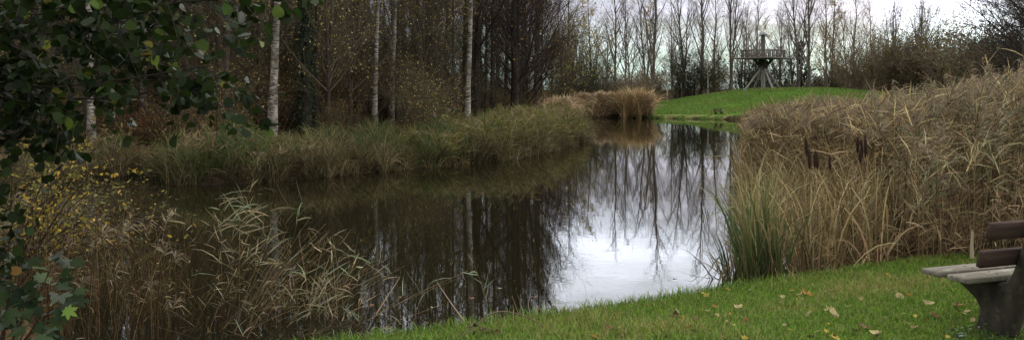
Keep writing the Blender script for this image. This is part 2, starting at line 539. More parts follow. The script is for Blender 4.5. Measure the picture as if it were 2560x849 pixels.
# --- brush at the foot of the wood
def shrub_proto(rng, name, label, cat, H, spread, nst, n2, n3, twig, leaf=None, up=.18, twr=.0045, group=None, leafmat=None, outline=None, wob=.12, K=7, flat=0):
    o = thing(name, label, cat, group=group)
    a = rng.uniform(0, 2 * pi, nst); rr = spread * .25 * np.sqrt(rng.uniform(0, 1, nst))
    st = np.stack([rr * np.cos(a), rr * np.sin(a), np.full(nst, -.1)], 1)
    lean = rng.uniform(.05, 1, nst) * spread / H
    d = nrm(np.stack([np.cos(a) * lean, np.sin(a) * lean, np.ones(nst)], 1))
    Ln = H * rng.uniform(.6, 1.05, nst); cur = st; pts = [st]
    for k in range(K - 1):
        d = nrm(d + wob * rng.normal(size=(nst, 3)) + np.array([0, 0, .02]))
        cur = cur + d * (Ln / (K - 1))[:, None]; pts.append(cur)
    P0 = np.stack(pts, 1); R0 = (.009 * Ln)[:, None] * np.linspace(1, .25, K)[None]
    gs = G(); tubes(gs, P0, R0, 5, twig, rng); gs.obj('stems', M_TWIG, o)
    gc = G()
    P1, R1, L1 = grow(rng, P0, R0, n2, .15, 1, .7, Ln * .38, 4, up * .5, .16, .008)
    tubes(gc, P1, np.maximum(R1, twr), 3, twig, rng)
    P2, R2, L2 = grow(rng, P1, R1, n3, .1, 1, .7, L1 * .5, 3, up * .3, .18, .008)
    tubes(gc, P2, np.maximum(R2, twr * .8), 3, np.array(twig) * 1.15, rng)
    gc.obj('crown', M_TWIG, o)
    if leaf:
        gl = G(); leaves_on(rng, gl, P2, leaf[0], leaf[1], leaf[2], leaf[3] if len(leaf) > 3 else None, outline=outline, flat=flat)
        gl.obj('leaves', leafmat or M_DRY, o)
    return o


GB = 'brown brushwood shrubs at the foot of the wood'
LB = 'twiggy brown shrub tangled under the bare wood trees'
brush = [
    shrub_proto(rng, 'brush_shrub', LB, 'shrub', 3.2, 2.0, 16, 9, 6, (.07, .056, .034), (1100, .06, OLIV + RUST + YEL)),
    shrub_proto(rng, 'brush_shrub', LB, 'shrub', 4.2, 2.2, 15, 9, 7, (.066, .052, .032), (900, .06, YEL + OLIV + OLIV)),
    shrub_proto(rng, 'brush_shrub', LB, 'shrub', 2.4, 2.0, 18, 9, 6, (.07, .05, .03), (800, .06, RUST + OLIV + OLIV + [(.12, .06, .03)])),
    shrub_proto(rng, 'brush_shrub', LB, 'shrub', 4.8, 2.4, 13, 9, 7, (.06, .05, .034), (1100, .06, [(.09, .09, .034), (.13, .12, .042), (.28, .23, .06)])),
]
used = [False] * 4
bpos = []
tries = 0
while len(bpos) < 200 and tries < 20000:
    tries += 1
    Y = rng.uniform(22, 62) if rng.random() < .6 else rng.uniform(26, 42)
    px = rng.uniform(-40, 1400); x = (px - CX) / F * Y
    if px > 1260 and Y < 36: continue
    d = sdist(np.array([x]), np.array([Y]))[0]
    if d < 2.6 or near_any(x, Y, bpos, 1.1): continue
    if any(abs(px - sp) < 62 and Y < sy + 1 for sp, sy in specials): continue
    bpos.append((x, Y))
for i, (x, Y) in enumerate(bpos):
    j = i % 4; t = brush[j]; z = gz1(x, Y); s = rng.uniform(.75, 1.2)
    d = sdist(np.array([x]), np.array([Y]))[0]; s *= .95
    if d < 6: s *= .62
    if not used[j]:
        used[j] = True; t['group'] = GB; t.location = (x, Y, z); t.scale = (s,) * 3
    else:
        dup(t, (x, Y, z), rng.uniform(0, 6.28), LB, GB, s)

# --- white birches and other single trees of the wood
def birch(px0, py0, Y, pxt, w, label, H=14, leaf=160, rngs=1):
    r = np.random.default_rng(rngs)
    x = (px0 - CX) / F * Y
    lean = ((pxt - px0) / F * Y) / ((py0) / F * Y)
    o = tree_proto(r, 'birch_tree', label, 'tree', H, w * .5, 26, 6, 6, .75, 2.4, .1, t0=.3, trunkmat=M_BIRCH, twig=(.05, .035, .03), lean=(lean, 0), wob=.011,
                   leaf=(leaf, .055, YEL), droop=.06, bark=(.4, .37, .3))
    o.location = (x, Y, gz1(x, Y)); return o


birch(229, 375, 23.4, 224, .21, 'white birch trunk nearest the left, low down behind the dark overhanging leaves', rngs=21)
birch(357, 350, 27.8, 366, .22, 'white birch trunk crossed by the dark overhanging branch and leaf sprays', rngs=22)
birch(679, 345, 27, 693, .29, 'thick white birch standing just left of the ivy clad trunk', 15, rngs=23)
birch(935, 320, 31, 944, .19, 'slender white birch, left one of the close pair in mid wood', 15, rngs=24)
birch(978, 300, 35, 988, .22, 'white birch set deeper, right one of the close pair in mid wood', 16, rngs=25)
birch(1168, 320, 33, 1177, .22, 'white birch beside a dark trunk, above green sedge near the right edge of the wood', 15, rngs=26)
r = np.random.default_rng(31)
o = tree_proto(r, 'oak_tree', 'dark forked tree with long bare limbs right behind the rightmost white birch', 'tree', 14, .2, 26, 8, 6, 1.0, 4.2, .06, t0=.22, lean=(.01, 0), leaf=(300, .07, YEL + RUST), bark=(.03, .024, .018), twig=(.035, .027, .021), K1=8)
o.location = (-1.69, 40, gz1(-1.69, 40))
o = tree_proto(r, 'beech_tree', 'dark spreading tree with a few orange leaves at the right edge of the wood', 'tree', 14.5, .2, 38, 9, 7, .85, 3.3, .1, t0=.08, lean=(-.02, 0), leaf=(700, .085, [(.45, .22, .04), (.5, .3, .06), (.4, .3, .06)]), bark=(.035, .026, .02), twig=(.045, .034, .026), K1=8, extra_trunks=2)
o.location = (.15, 40, gz1(.15, 40))
o = tree_proto(r, 'hawthorn_tree', 'low dense reddish twigged tree leaning out at the corner of the wood', 'tree', 10.5, .14, 36, 9, 8, .9, 3.2, .06, t0=.08, leaf=(500, .08, RUST + YEL), bark=(.04, .03, .024), twig=(.062, .042, .034), extra_trunks=3)
o.location = (.75, 47, gz1(.75, 47))
# ivy clad trunk
r = np.random.default_rng(33)
xi, Yi = (764 - CX) / F * 28.5, 28.5
o = tree_proto(r, 'ivy_clad_tree', 'trunk thickly clad in dark green ivy between the birches', 'tree', 14, .17, 22, 6, 5, .7, 2.4, .12, t0=.4, lean=(.006, 0))
o.location = (xi, Yi, gz1(xi, Yi))
n = 2600
z = r.uniform(0, 1, n) ** .9 * 5.2; a = r.uniform(0, 2 * pi, n); rad = .15 + .17 * np.abs(r.normal(size=n)) * (1.1 - z / 7)
P = np.stack([rad * np.cos(a) + .006 * z, rad * np.sin(a), z], 1)
dn = nrm(np.stack([np.cos(a), np.sin(a), .3 + 0 * a], 1) + .5 * r.normal(size=(n, 3))); dd = nrm(np.cross(dn, r.normal(size=(n, 3))))
g = G(); leafshapes(g, P, dd, dn, r.uniform(.06, .11, n), OVAL, np.full(n, .1), pal(r, n, [(.02, .042, .022), (.032, .06, .03), (.014, .03, .017)]))
g.obj('ivy_leaves', M_LEAF, o)

# --- far belt of poplars
rng = np.random.default_rng(41)
PT = (.125, .1, .085)  # far twigs, and the bark below, coloured lighter to imitate haze
pop = [
    tree_proto(rng, 'poplar_tree', '', 'tree', 14.5, .18, 26, 8, 6, .55, 5.0, .13, t0=.18, lenpow=lambda t: 1.2 - t * .95, bark=(.11, .088, .073), twig=PT, twr=.006, leaf=(60, .1, RUST), l2=.3, wob=.02, rfac=.014),
    tree_proto(rng, 'poplar_tree', '', 'tree', 13.5, .16, 19, 8, 6, .5, 4.6, .14, t0=.25, lenpow=lambda t: 1.15 - t * .9, bark=(.115, .092, .077), twig=PT, twr=.006, extra_trunks=1, l2=.3, wob=.022, rfac=.014),
    tree_proto(rng, 'poplar_tree', '', 'tree', 12.5, .13, 28, 7, 6, .65, 3.6, .12, t0=.15, lenpow=lambda t: 1.2 - t, bark=(.105, .082, .066), twig=(.14, .1, .08), twr=.006, leaf=(260, .1, RUST + YEL), l2=.36, wob=.024, rfac=.013),
    tree_proto(rng, 'poplar_tree', '', 'tree', 12.5, .14, 26, 7, 6, .65, 3.8, .11, t0=.1, lenpow=lambda t: 1.15 - t * .9, bark=(.07, .055, .036), twig=(.1, .08, .054), twr=.006, leaf=(2200, .12, [(.42, .3, .06), (.32, .27, .07), (.34, .22, .05)]), l2=.36, wob=.02, rfac=.013),
    tree_proto(rng, 'poplar_tree', '', 'tree', 14, .12, 13, 9, 7, .75, 7.0, .14, t0=.03, lenpow=lambda t: 1.2 - t * .8, bark=(.1, .08, .068), twig=(.12, .1, .085), twr=.0055, extra_trunks=4, K1=9, l2=.25, a2=.5),
]
FAR = [
    (1405, 88, 1, .9, 'bare far poplar close to the corner of the wood, leftmost of its belt'),
    (1425, 84, 0, .95, 'grey bare poplar rising just left of the yellow leaved far tree'),
    (1478, 80, 3, .85, 'far tree still holding many yellow leaves above the evergreen bushes'),
    (1538, 86, 0, .92, 'straight bare poplar, left one of the two just right of the yellow leaved tree'),
    (1563, 84, 2, 1.0, 'curving bare poplar, right one of the two just right of the yellow leaved tree'),
    (1612, 88, 1, .9, 'bare forked poplar close on the left of the thickest far trunk'),
    (1632, 82, 0, 1.05, 'thickest and tallest bare far poplar, above the round straw coloured bush'),
    (1680, 92, 2, .9, 'thin bare poplar behind the left foot of the mound'),
    (1708, 86, 1, .95, 'bare poplar with swept up limbs over the left slope of the mound'),
    (1758, 84, 0, 1.0, 'tall dark bare poplar over the middle of the left slope'),
    (1786, 88, 2, 1.0, 'bare poplar with a patch of rusty leaves left of the lookout tower'),
    (1827, 84, 1, 1.0, 'bare poplar whose trunk stands close left of the lookout platform'),
    (1862, 94, 2, .85, 'bare poplar seen behind the left side of the lookout platform'),
    (1888, 97, 0, .85, 'bare poplar behind the lookout mast, slightly to its left'),
    (1948, 94, 2, .85, 'bare poplar seen behind the right side of the lookout platform'),
    (1995, 88, 1, 1.0, 'bare poplar rising out of the dark evergreen right of the tower'),
    (2023, 86, 0, 1.0, 'tall thick bare poplar right of the dark evergreen'),
    (2066, 84, 2, .95, 'rusty twigged far tree, left one of a close pair over the mound'),
    (2080, 88, 3, .95, 'far tree with orange brown leaves high in its crown'),
    (2132, 86, 2, 1.0, 'reddish brown far tree over the right end of the mound'),
    (2182, 90, 2, .9, 'thin bare far tree left of the high end of the thicket'),
    (2232, 92, 1, .9, 'bare far tree behind the thicket, left of the spreading one'),
    (2297, 88, 4, .8, 'wide many stemmed bare tree fanning out above the thicket'),
]
used = [False] * 5
GP = 'bare trees in the far belt behind the mound'
for px, Y, j, s, lab in FAR:
    x = (px - CX) / F * Y; z = gz1(x, Y)
    if not used[j]:
        used[j] = True; t = pop[j]; t['label'] = lab; t['group'] = GP
        t.location = (x, Y, z); t.scale = (s,) * 3; t.rotation_euler = (0, 0, rng.uniform(0, 6))
    else:
        dup(pop[j], (x, Y, z), rng.uniform(0, 6.28), lab, GP, s)
LBK = 'thin bare tree in the back row of the far belt'
for i in range(27):
    px = 1390 + i * 35 + rng.uniform(-12, 12); Y = rng.uniform(98, 122)
    if px > 2330: continue
    x = (px - CX) / F * Y
    dup(pop[i % 4], (x, Y, .35), rng.uniform(0, 6.28), LBK, 'thin trees of the far back row', rng.uniform(.62, .95))
# white stems at the foot of the mound
for px, py, Y, lab in ((1668, 262, 78, 'short white birch stem at the left foot of the mound'), (1770, 238, 80, 'thin white birch stem behind the left slope of the mound')):
    r = np.random.default_rng(px)
    x = (px - CX) / F * Y
    o = tree_proto(r, 'birch_tree', lab, 'tree', 3.6, .08, 10, 5, 4, .7, 1.2, .12, t0=.4, trunkmat=M_BIRCH, twig=PT, twr=.007, bark=(.4, .37, .3))
    o.location = (x, Y, gz1(x, Y))

# windblown tree at the right edge
r = np.random.default_rng(51)
o = tree_proto(r, 'willow_tree', 'dense fine twigged tree leaning into view at the upper right corner', 'tree', 11, .2, 30, 10, 9, .9, 4.2, .05, t0=.12, lean=(.02, 0), leaf=(2600, .09, [(.05, .045, .025), (.08, .06, .03), (.035, .04, .02)]), bark=(.03, .025, .02), twig=(.04, .033, .027), extra_trunks=2, twr=.006)
o.location = ((2625 - CX) / F * 44, 44, .35)
o = dup(o, ((2640 - CX) / F * 52, 52, .35), 2.0, 'second dark twigged tree crowding in at the right picture edge', None, 1.0)

# --- bushes of the far shore and the thicket
rng = np.random.default_rng(61)
dk = shrub_proto(rng, 'evergreen_bush', '', 'bush', 4.6, 3.2, 22, 9, 6, (.03, .028, .02), (4200, .12, [(.04, .052, .022), (.055, .066, .026), (.03, .038, .018), (.1, .1, .04)]), outline=OVAL, twr=.008)
br = shrub_proto(rng, 'hedge_bush', '', 'bush', 4.4, 4.2, 26, 9, 7, (.12, .092, .066), (6500, .11, [(.14, .112, .06), (.16, .12, .068), (.115, .112, .055), (.18, .125, .075)]), twr=.008)
gb = shrub_proto(rng, 'olive_bush', '', 'bush', 5.2, 3.2, 22, 9, 6, (.07, .056, .038), (2600, .11, [(.17, .17, .055), (.21, .2, .065), (.11, .12, .045), (.34, .27, .07)]), twr=.008)
FB = [
    (gb, 1395, 58, 1.1, 'tall olive leaved bush beside the edge of the wood'),
    (gb, 1445, 68, 1.1, 'yellowish green bush under the yellow leaved far tree'),
    (dk, 1420, 63, .8, 'dark green bush low behind the reeds on the far shore, left one'),
    (dk, 1475, 66, .8, 'dark green bush behind the middle of the far reeds'),
    (br, 1525, 66, .65, 'brown twiggy bush between the dark bushes and the round straw bush'),
    (br, 1580, 74, .75, 'brown bush right behind the round straw coloured bush'),
    (br, 1635, 84, .75, 'brown bush below the thickest far poplar'),
    (dk, 1700, 86, .85, 'dark evergreen bush behind the left foot of the mound'),
    (dk, 1735, 84, 1.0, 'largest dark evergreen bush behind the left slope'),
    (br, 1790, 88, .75, 'brown bush behind the slope left of the tower'),
    (dk, 1862, 88, .8, 'dark bush behind the left braces of the tower'),
    (dk, 1905, 90, .9, 'dark bush directly behind the central post of the tower'),
    (dk, 1948, 88, .85, 'dark bush behind the right braces of the tower'),
    (br, 2060, 92, .75, 'brown bush on the ridge right of the dark evergreen'),
    (br, 2110, 88, .95, 'brown bush near the right end of the mound'),
    (br, 2160, 80, 1.1, 'brown thicket bush at the left end of the long thicket'),
    (gb, 2215, 76, 1.0, 'olive brown thicket bush right of the mound end'),
    (br, 2265, 74, 1.25, 'broad brown thicket bush left of the spreading bare tree'),
    (br, 2320, 72, 1.3, 'broad brown thicket bush below the spreading bare tree'),
    (gb, 2375, 70, 1.2, 'olive thicket bush below the bright gap in the clouds'),
    (br, 2425, 66, 1.3, 'brown thicket bush right below the bright gap in the clouds'),
    (br, 2475, 62, 1.35, 'brown thicket bush left of the corner tree'),
    (dk, 2525, 58, 1.3, 'dark thicket bush at the foot of the corner tree'),
    (br, 2570, 56, 1.35, 'brown thicket bush at the right picture edge'),
]
seen = set()
for t, px, Y, s, lab in FB:
    x = (px - CX) / F * Y; z = gz1(x, Y)
    if t.name not in seen:
        seen.add(t.name); t['label'] = lab; t['group'] = 'bushes along the far shore and thicket'
        t.location = (x, Y, z); t.scale = (s,) * 3
    else:
        dup(t, (x, Y, z), rng.uniform(0, 6.28), lab, 'bushes along the far shore and thicket', s)
LF = 'low brown bush in the background row under the far bare trees'
for i in range(30):
    px = 1390 + i * 41 + rng.uniform(-10, 10); Y = rng.uniform(98, 112); x = (px - CX) / F * Y
    dup([br, dk, br][i % 3], (x, Y, .3), rng.uniform(0, 6.28), LF, 'background bushes under the far trees', rng.uniform(.5, .75) * (1 if px < 2100 else 1.7))
# tall evergreen right of the tower
r = np.random.default_rng(63)
o = thing('evergreen_tree', 'dark ragged evergreen tree just right of the lookout platform', 'tree', ((2003 - CX) / F * 90, 90, 1.0))
P0, R0 = trunk_line(r, 6.0, .12); g = G(); tubes(g, P0, R0, 7, (.03, .024, .018), r); g.obj('trunk', M_BARK, o)
P1, R1, L1 = grow(r, P0, R0, 46, .1, .98, 1.0, 2.1, 5, .05, .1, .01, lenpow=lambda t: 1.2 - t)
P2, R2, L2 = grow(r, P1, R1, 9, .15, 1, .7, L1 * .35, 3, 0, .15, .008)
g = G(); tubes(g, P1, R1, 4, (.03, .024, .018), r); tubes(g, P2, np.maximum(R2, .007), 3, (.03, .024, .018), r)
leaves_on(r, g, P2, 4200, .13, [(.02, .038, .016), (.03, .055, .022), (.014, .026, .012)], outline=OVAL); g.obj('crown', M_LEAF, o)

# ------------------------------------------------------------------ reeds, sedge and grass
def scatter(rng, n, poly):
    poly = np.asarray(poly, float); lo, hi = poly.min(0), poly.max(0); out = np.zeros((0, 2))
    while len(out) < n:
        q = rng.uniform(lo, hi, (n * 3, 2)); q = q[inside(q[:, 0], q[:, 1], poly)]; out = np.concatenate([out, q])
    return out[:n]


STRAW = [(.25, .19, .09), (.17, .12, .057), (.42, .33, .175), (.085, .062, .03)]
STEM = [(.20, .135, .07), (.14, .09, .048), (.26, .19, .1)]
GREY = [(.13, .14, .08), (.09, .105, .058), (.2, .18, .1), (.27, .215, .115)]


def clumped(rng, n, poly, thr=-.12, sc=2.6):
    q = scatter(rng, int(n * 2.2), poly); k = wav(q[:, 0], q[:, 1], sc, .4) + .6 * wav(q[:, 0], q[:, 1], sc * 2.4, 1.9) + .15 * rng.normal(size=len(q))
    return q[k > thr][:n]


def base_z(xy):
    return np.minimum(gz(xy[:, 0], xy[:, 1]), 1e9).clip(-.4)


def reeds(g, rng, xy, H, lean=.12, wind=(.5, 0), nleaf=7, leafL=.38, stemr=.0035, leafw=.016, cols=STRAW, cw=None, scol=STEM, plume=.6, leandir=None, t0=.3, bent=.12, upz=(.1, 1.8), tone=.3):
    n = len(xy); z0 = base_z(xy); tn = (1 + tone * (wav(xy[:, 0], xy[:, 1], 3.3, 2.2) + rng.normal(size=n) * .7)).clip(.35, 1.8)[:, None]
    st = np.stack([xy[:, 0], xy[:, 1], z0], 1)
    a = rng.uniform(0, 2 * pi, n)
    ld = np.stack([np.cos(a), np.sin(a)], 1) * lean * rng.uniform(.1, 1.6, (n, 1)) + np.asarray(wind) * .12
    bnt = rng.random(n) < bent
    ld[bnt] *= 4.5
    if leandir is not None:
        ld = ld + np.asarray(leandir)
    ld = ld * np.minimum(1, 1.1 / np.maximum(np.linalg.norm(ld, axis=1, keepdims=True), 1e-6))
    K = 5; tt = np.linspace(0, 1, K)
    Hh = (H - z0)
    P = np.zeros((n, K, 3))
    hz = tt[None, :] ** 1.6
    sh = 1 / np.sqrt(1 + (ld ** 2).sum(1))
    P[:, :, 0] = st[:, 0:1] + ld[:, 0:1] * Hh[:, None] * hz
    P[:, :, 1] = st[:, 1:2] + ld[:, 1:2] * Hh[:, None] * hz
    P[:, :, 2] = st[:, 2:3] + Hh[:, None] * tt[None] * sh[:, None]
    R = stemr * np.linspace(1, .5, K)[None] * rng.uniform(.8, 1.3, (n, 1))
    tubes(g, P, R, 3, pal(rng, n, scol) * tn, rng)
    m = n * nleaf; pi_ = np.repeat(np.arange(n), nleaf)
    t = rng.uniform(t0, 1, m); s = t * (K - 1); i = np.minimum(s.astype(int), K - 2); f = (s - i)[:, None]
    p = P[pi_, i] * (1 - f) + P[pi_, i + 1] * f
    a = rng.uniform(0, 2 * pi, m)
    d = nrm(np.stack([np.cos(a) + wind[0] * rng.uniform(0, 1.6, m), np.sin(a) + wind[1], rng.uniform(upz[0], upz[1], m)], 1))
    L = leafL * rng.uniform(.5, 1.3, m); drp = rng.uniform(0, 1, m) ** 2 * .42
    pts = [p]; cur = p
    for k in range(3):
        d = nrm(d + np.array([wind[0] * .25, 0, -1.0]) * drp[:, None] + .1 * rng.normal(size=(m, 3)))
        cur = cur + d * (L / 3)[:, None]; pts.append(cur)
    LP = np.stack(pts, 1)
    side = nrm(np.cross(nrm(LP[:, -1] - LP[:, 0]), rng.normal(size=(m, 3))))
    ribbons(g, LP, leafw * np.array([.7, 1, .7, .06])[None] * rng.uniform(.7, 1.3, (m, 1)), side, pal(rng, m, cols, cw) * tn[pi_])
    if plume:
        q = np.where((rng.random(n) < plume) & ~bnt)[0]
        if len(q):
            k = 15; m = len(q) * k; tip = np.repeat(P[q, -1], k, 0); bs = np.repeat(P[q, -2], k, 0)
            f = rng.uniform(.55, 1, (m, 1)); p = bs * (1 - f) + tip * f
            d = nrm(np.stack([rng.normal(size=m) * .5 + wind[0] * 1.3, rng.normal(size=m) * .5, rng.uniform(.2, 1, m)], 1))
            L = rng.uniform(.08, .18, m)
            PP = np.stack([p, p + d * (L * .5)[:, None], p + nrm(d + np.array([.35, 0, -.6])) * L[:, None]], 1)
            side = nrm(np.cross(d, rng.normal(size=(m, 3))))
            ribbons(g, PP, .011 * np.array([.5, 1, .2])[None] * np.ones((m, 1)), side, pal(rng, m, [(.2, .155, .1), (.28, .22, .145), (.14, .105, .068)]))


def straps(g, rng, xy, nb, Lm, w=.014, spread=.22, droop=.3, cols=STRAW, cw=None, K=7, kink=.25, tipcol=None, wind=(0, 0)):
    n = len(xy) * nb; b = np.repeat(xy, nb, 0) + rng.normal(size=(n, 2)) * .045
    z0 = base_z(b); p = np.stack([b[:, 0], b[:, 1], z0], 1)
    a = rng.uniform(0, 2 * pi, n); tl = spread * np.abs(rng.normal(size=n))
    d = nrm(np.stack([np.cos(a) * tl + wind[0], np.sin(a) * tl + wind[1], np.ones(n)], 1))
    L = (np.repeat(Lm, nb) if np.ndim(Lm) else Lm) * rng.uniform(.55, 1.15, n)
    kn = rng.random(n) < kink; kk = rng.integers(2, K - 1, n)
    hd = np.stack([np.cos(a) + wind[0] * 2, np.sin(a) + wind[1] * 2, 0 * a], 1)
    pts = [p]; cur = p
    for k in range(K - 1):
        u = (k + 1) / (K - 1)
        d = nrm(d + hd * droop * u ** 2 * .6 - np.array([0, 0, 1]) * droop * u ** 2 * .8)
        hit = kn & (kk == k)
        d[hit] = nrm(hd[hit] * .9 + np.array([0, 0, -.35]) + .3 * rng.normal(size=(hit.sum(), 3)))
        cur = cur + d * (L / (K - 1))[:, None]; pts.append(cur)
    P = np.stack(pts, 1)
    side = nrm(np.stack([-np.sin(a), np.cos(a), .3 * rng.normal(size=n)], 1) + .5 * rng.normal(size=(n, 3)))
    wp = np.interp(np.linspace(0, 1, K), [0, .3, .75, 1], [.8, 1, .75, .08])
    c = pal(rng, n, cols, cw) * (1 + .46 * (wav(b[:, 0], b[:, 1], 3.1, 1.2) + np.repeat(rng.normal(size=len(xy)) * .6, nb))).clip(.35, 1.8)[:, None]
    ct = None if tipcol is None else pal(rng, n, tipcol)
    ribbons(g, P, w * wp[None] * rng.uniform(.65, 1.3, (n, 1)), side, c, ct)


def cap(px, Y):
    T = np.interp(px, [1780, 1840, 1900, 2000, 2100, 2250, 2400, 2560, 2700], [345, 318, 275, 266, 262, 252, 222, 190, 175])
    return CAMZ - (T - HY) * Y / F


def pxof(xy):
    return CX + F * xy[:, 0] / xy[:, 1]


rng = np.random.default_rng(71)
# cattails at the near left corner of the right hand reeds
GRN = [(.04, .07, .024), (.06, .09, .03), (.11, .13, .05)]
g = G()
belt = [(2.62, 9.25), (3.3, 9.15), (4.6, 9.9), (6.0, 12.5), (6.3, 19), (5.5, 21), (4.8, 18), (3.6, 13), (2.75, 10.2)]
xy = clumped(rng, 230, belt, -.2, 3.5)
front = xy[:, 0] / xy[:, 1] < .3
straps(g, rng, xy, 8, 1.5, .017, .16, .42, [(.3, .215, .095), (.43, .34, .18), (.2, .135, .06), (.1, .075, .035), (.13, .13, .045)], None, kink=.42, tipcol=STRAW)
xy = scatter(rng, 26, [(2.58, 9.25), (2.95, 9.2), (3.2, 10.6), (2.85, 10.6)])
straps(g, rng, xy, 11, 1.5, .02, .13, .3, GRN, None, kink=.12, tipcol=[(.16, .16, .06), (.33, .25, .12), (.08, .11, .045)], wind=(-.08, 0))
xy = scatter(rng, 44, [(2.3, 9.35), (2.75, 9.15), (2.75, 10), (2.5, 10)])
straps(g, rng, xy, 4, .95, .014, .3, .25, GRN + STRAW, None, kink=.4, wind=(-.05, 0))
xy = scatter(rng, 60, [(2.6, 9.2), (3.3, 9.1), (4.4, 9.5), (4.8, 10.5), (3.6, 11)])
straps(g, rng, xy, 5, .85, .016, .55, .5, [(.12, .075, .04), (.2, .13, .065), (.3, .22, .12)], None, kink=.6)
tag(g.obj('cattail_bed', M_BLADE), 'straw coloured and green cattail leaves at the near corner of the right hand reeds', 'cattails', kind='stuff')
# single cattail stalks with seed heads
GC = 'cattail stalks with dark seed heads'
cts = [(2017, 345, 385, 10.6, 'leftmost dark cattail head, tall and slightly leaning'), (2024, 372, 418, 10.4, 'cattail head low beside the leftmost one'), (2037, 378, 415, 10.8, 'short cattail head in the middle of the left trio'),
       (2044, 382, 418, 10.6, 'cattail head right beside the short middle one'), (2075, 390, 420, 10.9, 'lowest cattail head, standing between the two clusters'),
       (2144, 345, 378, 11.2, 'left upright cattail head of the dark right cluster'), (2155, 350, 390, 11.0, 'thick cattail head in the dark right cluster'), (2164, 342, 388, 11.3, 'topmost rightmost cattail head of the dark right cluster'),
       (2150, 375, 402, 10.8, 'low ragged cattail head under the dark right cluster')]
for k, (px, y0, y1, Y, lab) in enumerate(cts):
    a = W(px, y1 + 6, Y); b = W(px - 3 + 2 * (k % 3), y0 - 3, Y); bx, by = a[0] + rng.normal() * .05, Y
    o = thing('cattail', lab, 'cattail', (bx, by, base_z(np.array([[bx, by]]))[0]), group=GC)
    o0 = np.array(o.location)
    top = b - o0; mid = a - o0
    gs = G(); tubes(gs, np.stack([[0, 0, 0], mid * .5 + [.01, 0, 0], mid, top + [0, 0, .05]]), np.array([.005, .005, .004, .002]), 5, (.16, .11, .06), rng); gs.obj('stem', M_TWIG, o)
    gh = G(); s = np.linspace(0, 1, 6)[:, None]
    tubes(gh, mid * (1 - s) + top * s, np.array([.004, .018, .021, .021, .018, .004]), 8, (.03, .016, .011), rng); gh.obj('seed_head', M_TWIG, o, True)

# common reed, near and far
g = G()
xy = clumped(rng, 3900, [(4.2, 9.35), (5.2, 9.05), (6.5, 9.1), (9.5, 9.6), (13.5, 16), (16, 26), (7.2, 26), (5.6, 20), (6, 14), (4.9, 11)])
px = pxof(xy); H = np.minimum(2.35 * rng.uniform(.66, 1.08, len(xy)), cap(px, xy[:, 1]) * rng.uniform(.8, 1.07, len(xy)))
H *= 1 + .2 * wav(xy[:, 0], xy[:, 1], 2.1, 3)
H *= np.where(xy[:, 1] < 10.2, rng.uniform(.55, 1.0, len(xy)), 1)
grey = (np.sin(xy[:, 0] * 1.1) + np.sin(xy[:, 1] * .8 + 1) > .5)
reeds(g, rng, xy[grey], H[grey], wind=(.5, 0), plume=.85, cols=GREY + STRAW[:2], nleaf=9, leafL=.34, leafw=.013, t0=.45, stemr=.0042, upz=(.3, 2.2), tone=.55)
reeds(g, rng, xy[~grey], H[~grey], wind=(.5, 0), plume=.85, cols=STRAW + GREY[1:], nleaf=8, leafL=.34, leafw=.013, t0=.45, stemr=.0042, upz=(.3, 2.2), tone=.55)
xy = scatter(rng, 300, [(4.3, 9.3), (5.2, 9.0), (6.5, 9.05), (7.5, 9.6), (6, 10.6), (4.7, 10.4)])
reeds(g, rng, xy, rng.uniform(.4, 1.2, len(xy)), lean=.5, nleaf=3, leafL=.25, cols=[(.14, .09, .05), (.2, .14, .075), (.28, .21, .12)], plume=0, t0=.1, bent=.3)
xy = scatter(rng, 1500, [(5.2, 13), (7.2, 13), (9, 26), (7.2, 26), (5.5, 20.5)])
H = np.minimum(1.9 * rng.uniform(.7, 1.05, len(xy)), cap(pxof(xy), xy[:, 1]) * rng.uniform(.88, 1.04, len(xy)))
reeds(g, rng, xy, H, wind=(.5, 0), nleaf=7)
tag(g.obj('reed_bed', M_BLADE), 'tall straw and grey green reeds filling the right bank behind the bench', 'reeds', kind='stuff')
g = G()
xy = scatter(rng, 5200, [(7.0, 26), (9.9, 37), (13.6, 50), (15.0, 55.5), (18, 57), (32, 55), (30, 46), (22, 32), (16.5, 26)])
H = np.minimum(2.3 * rng.uniform(.75, 1.05, len(xy)), cap(pxof(xy), xy[:, 1]) * rng.uniform(.85, 1.05, len(xy)))
H = np.maximum(H, .35)
reeds(g, rng, xy, H, wind=(.5, 0), nleaf=6, leafL=.42, leafw=.035, stemr=.007, cols=STRAW + GREY[2:], plume=.5, t0=.15)
tag(g.obj('far_reed_bed', M_BLADE), 'brown reeds reaching along the right bank to the far mound', 'reeds', kind='stuff')

# reeds of the far shore
g = G()
sh = np.array([(2.9, 46), (3.4, 52), (4.6, 58.5), (5.8, 60.3), (7, 61.2), (8.6, 60.7), (9.7, 59.6)])
seg = rng.uniform(0, len(sh) - 1.001, 3600); i = seg.astype(int); f = (seg - i)[:, None]
xy = sh[i] * (1 - f) + sh[i + 1] * f + np.stack([-np.abs(rng.normal(size=3600)) * .8 * (i < 3) + .2, np.abs(rng.normal(size=3600)) * .9 * (i >= 3)], 1)
reeds(g, rng, xy, rng.uniform(1.0, 1.8, len(xy)) * np.where(xy[:, 1] > 58, 1, .85), wind=(.15, 0), nleaf=6, leafL=.4, leafw=.035, stemr=.008, cols=[(.42, .31, .18), (.36, .25, .14), (.52, .4, .25), (.28, .2, .1)], scol=[(.3, .21, .12), (.24, .17, .09)], t0=.1)
tag(g.obj('far_shore_reeds', M_BLADE), 'pale straw reeds along the far shore left of the mound', 'reeds', kind='stuff')
r = np.random.default_rng(73)
o = thing('straw_bush', 'round straw coloured bush at the water edge beside the green mound', 'bush', (8.7, 60.6, .1))
g = G(); q = r.normal(size=(60, 2)) * [.5, .35]
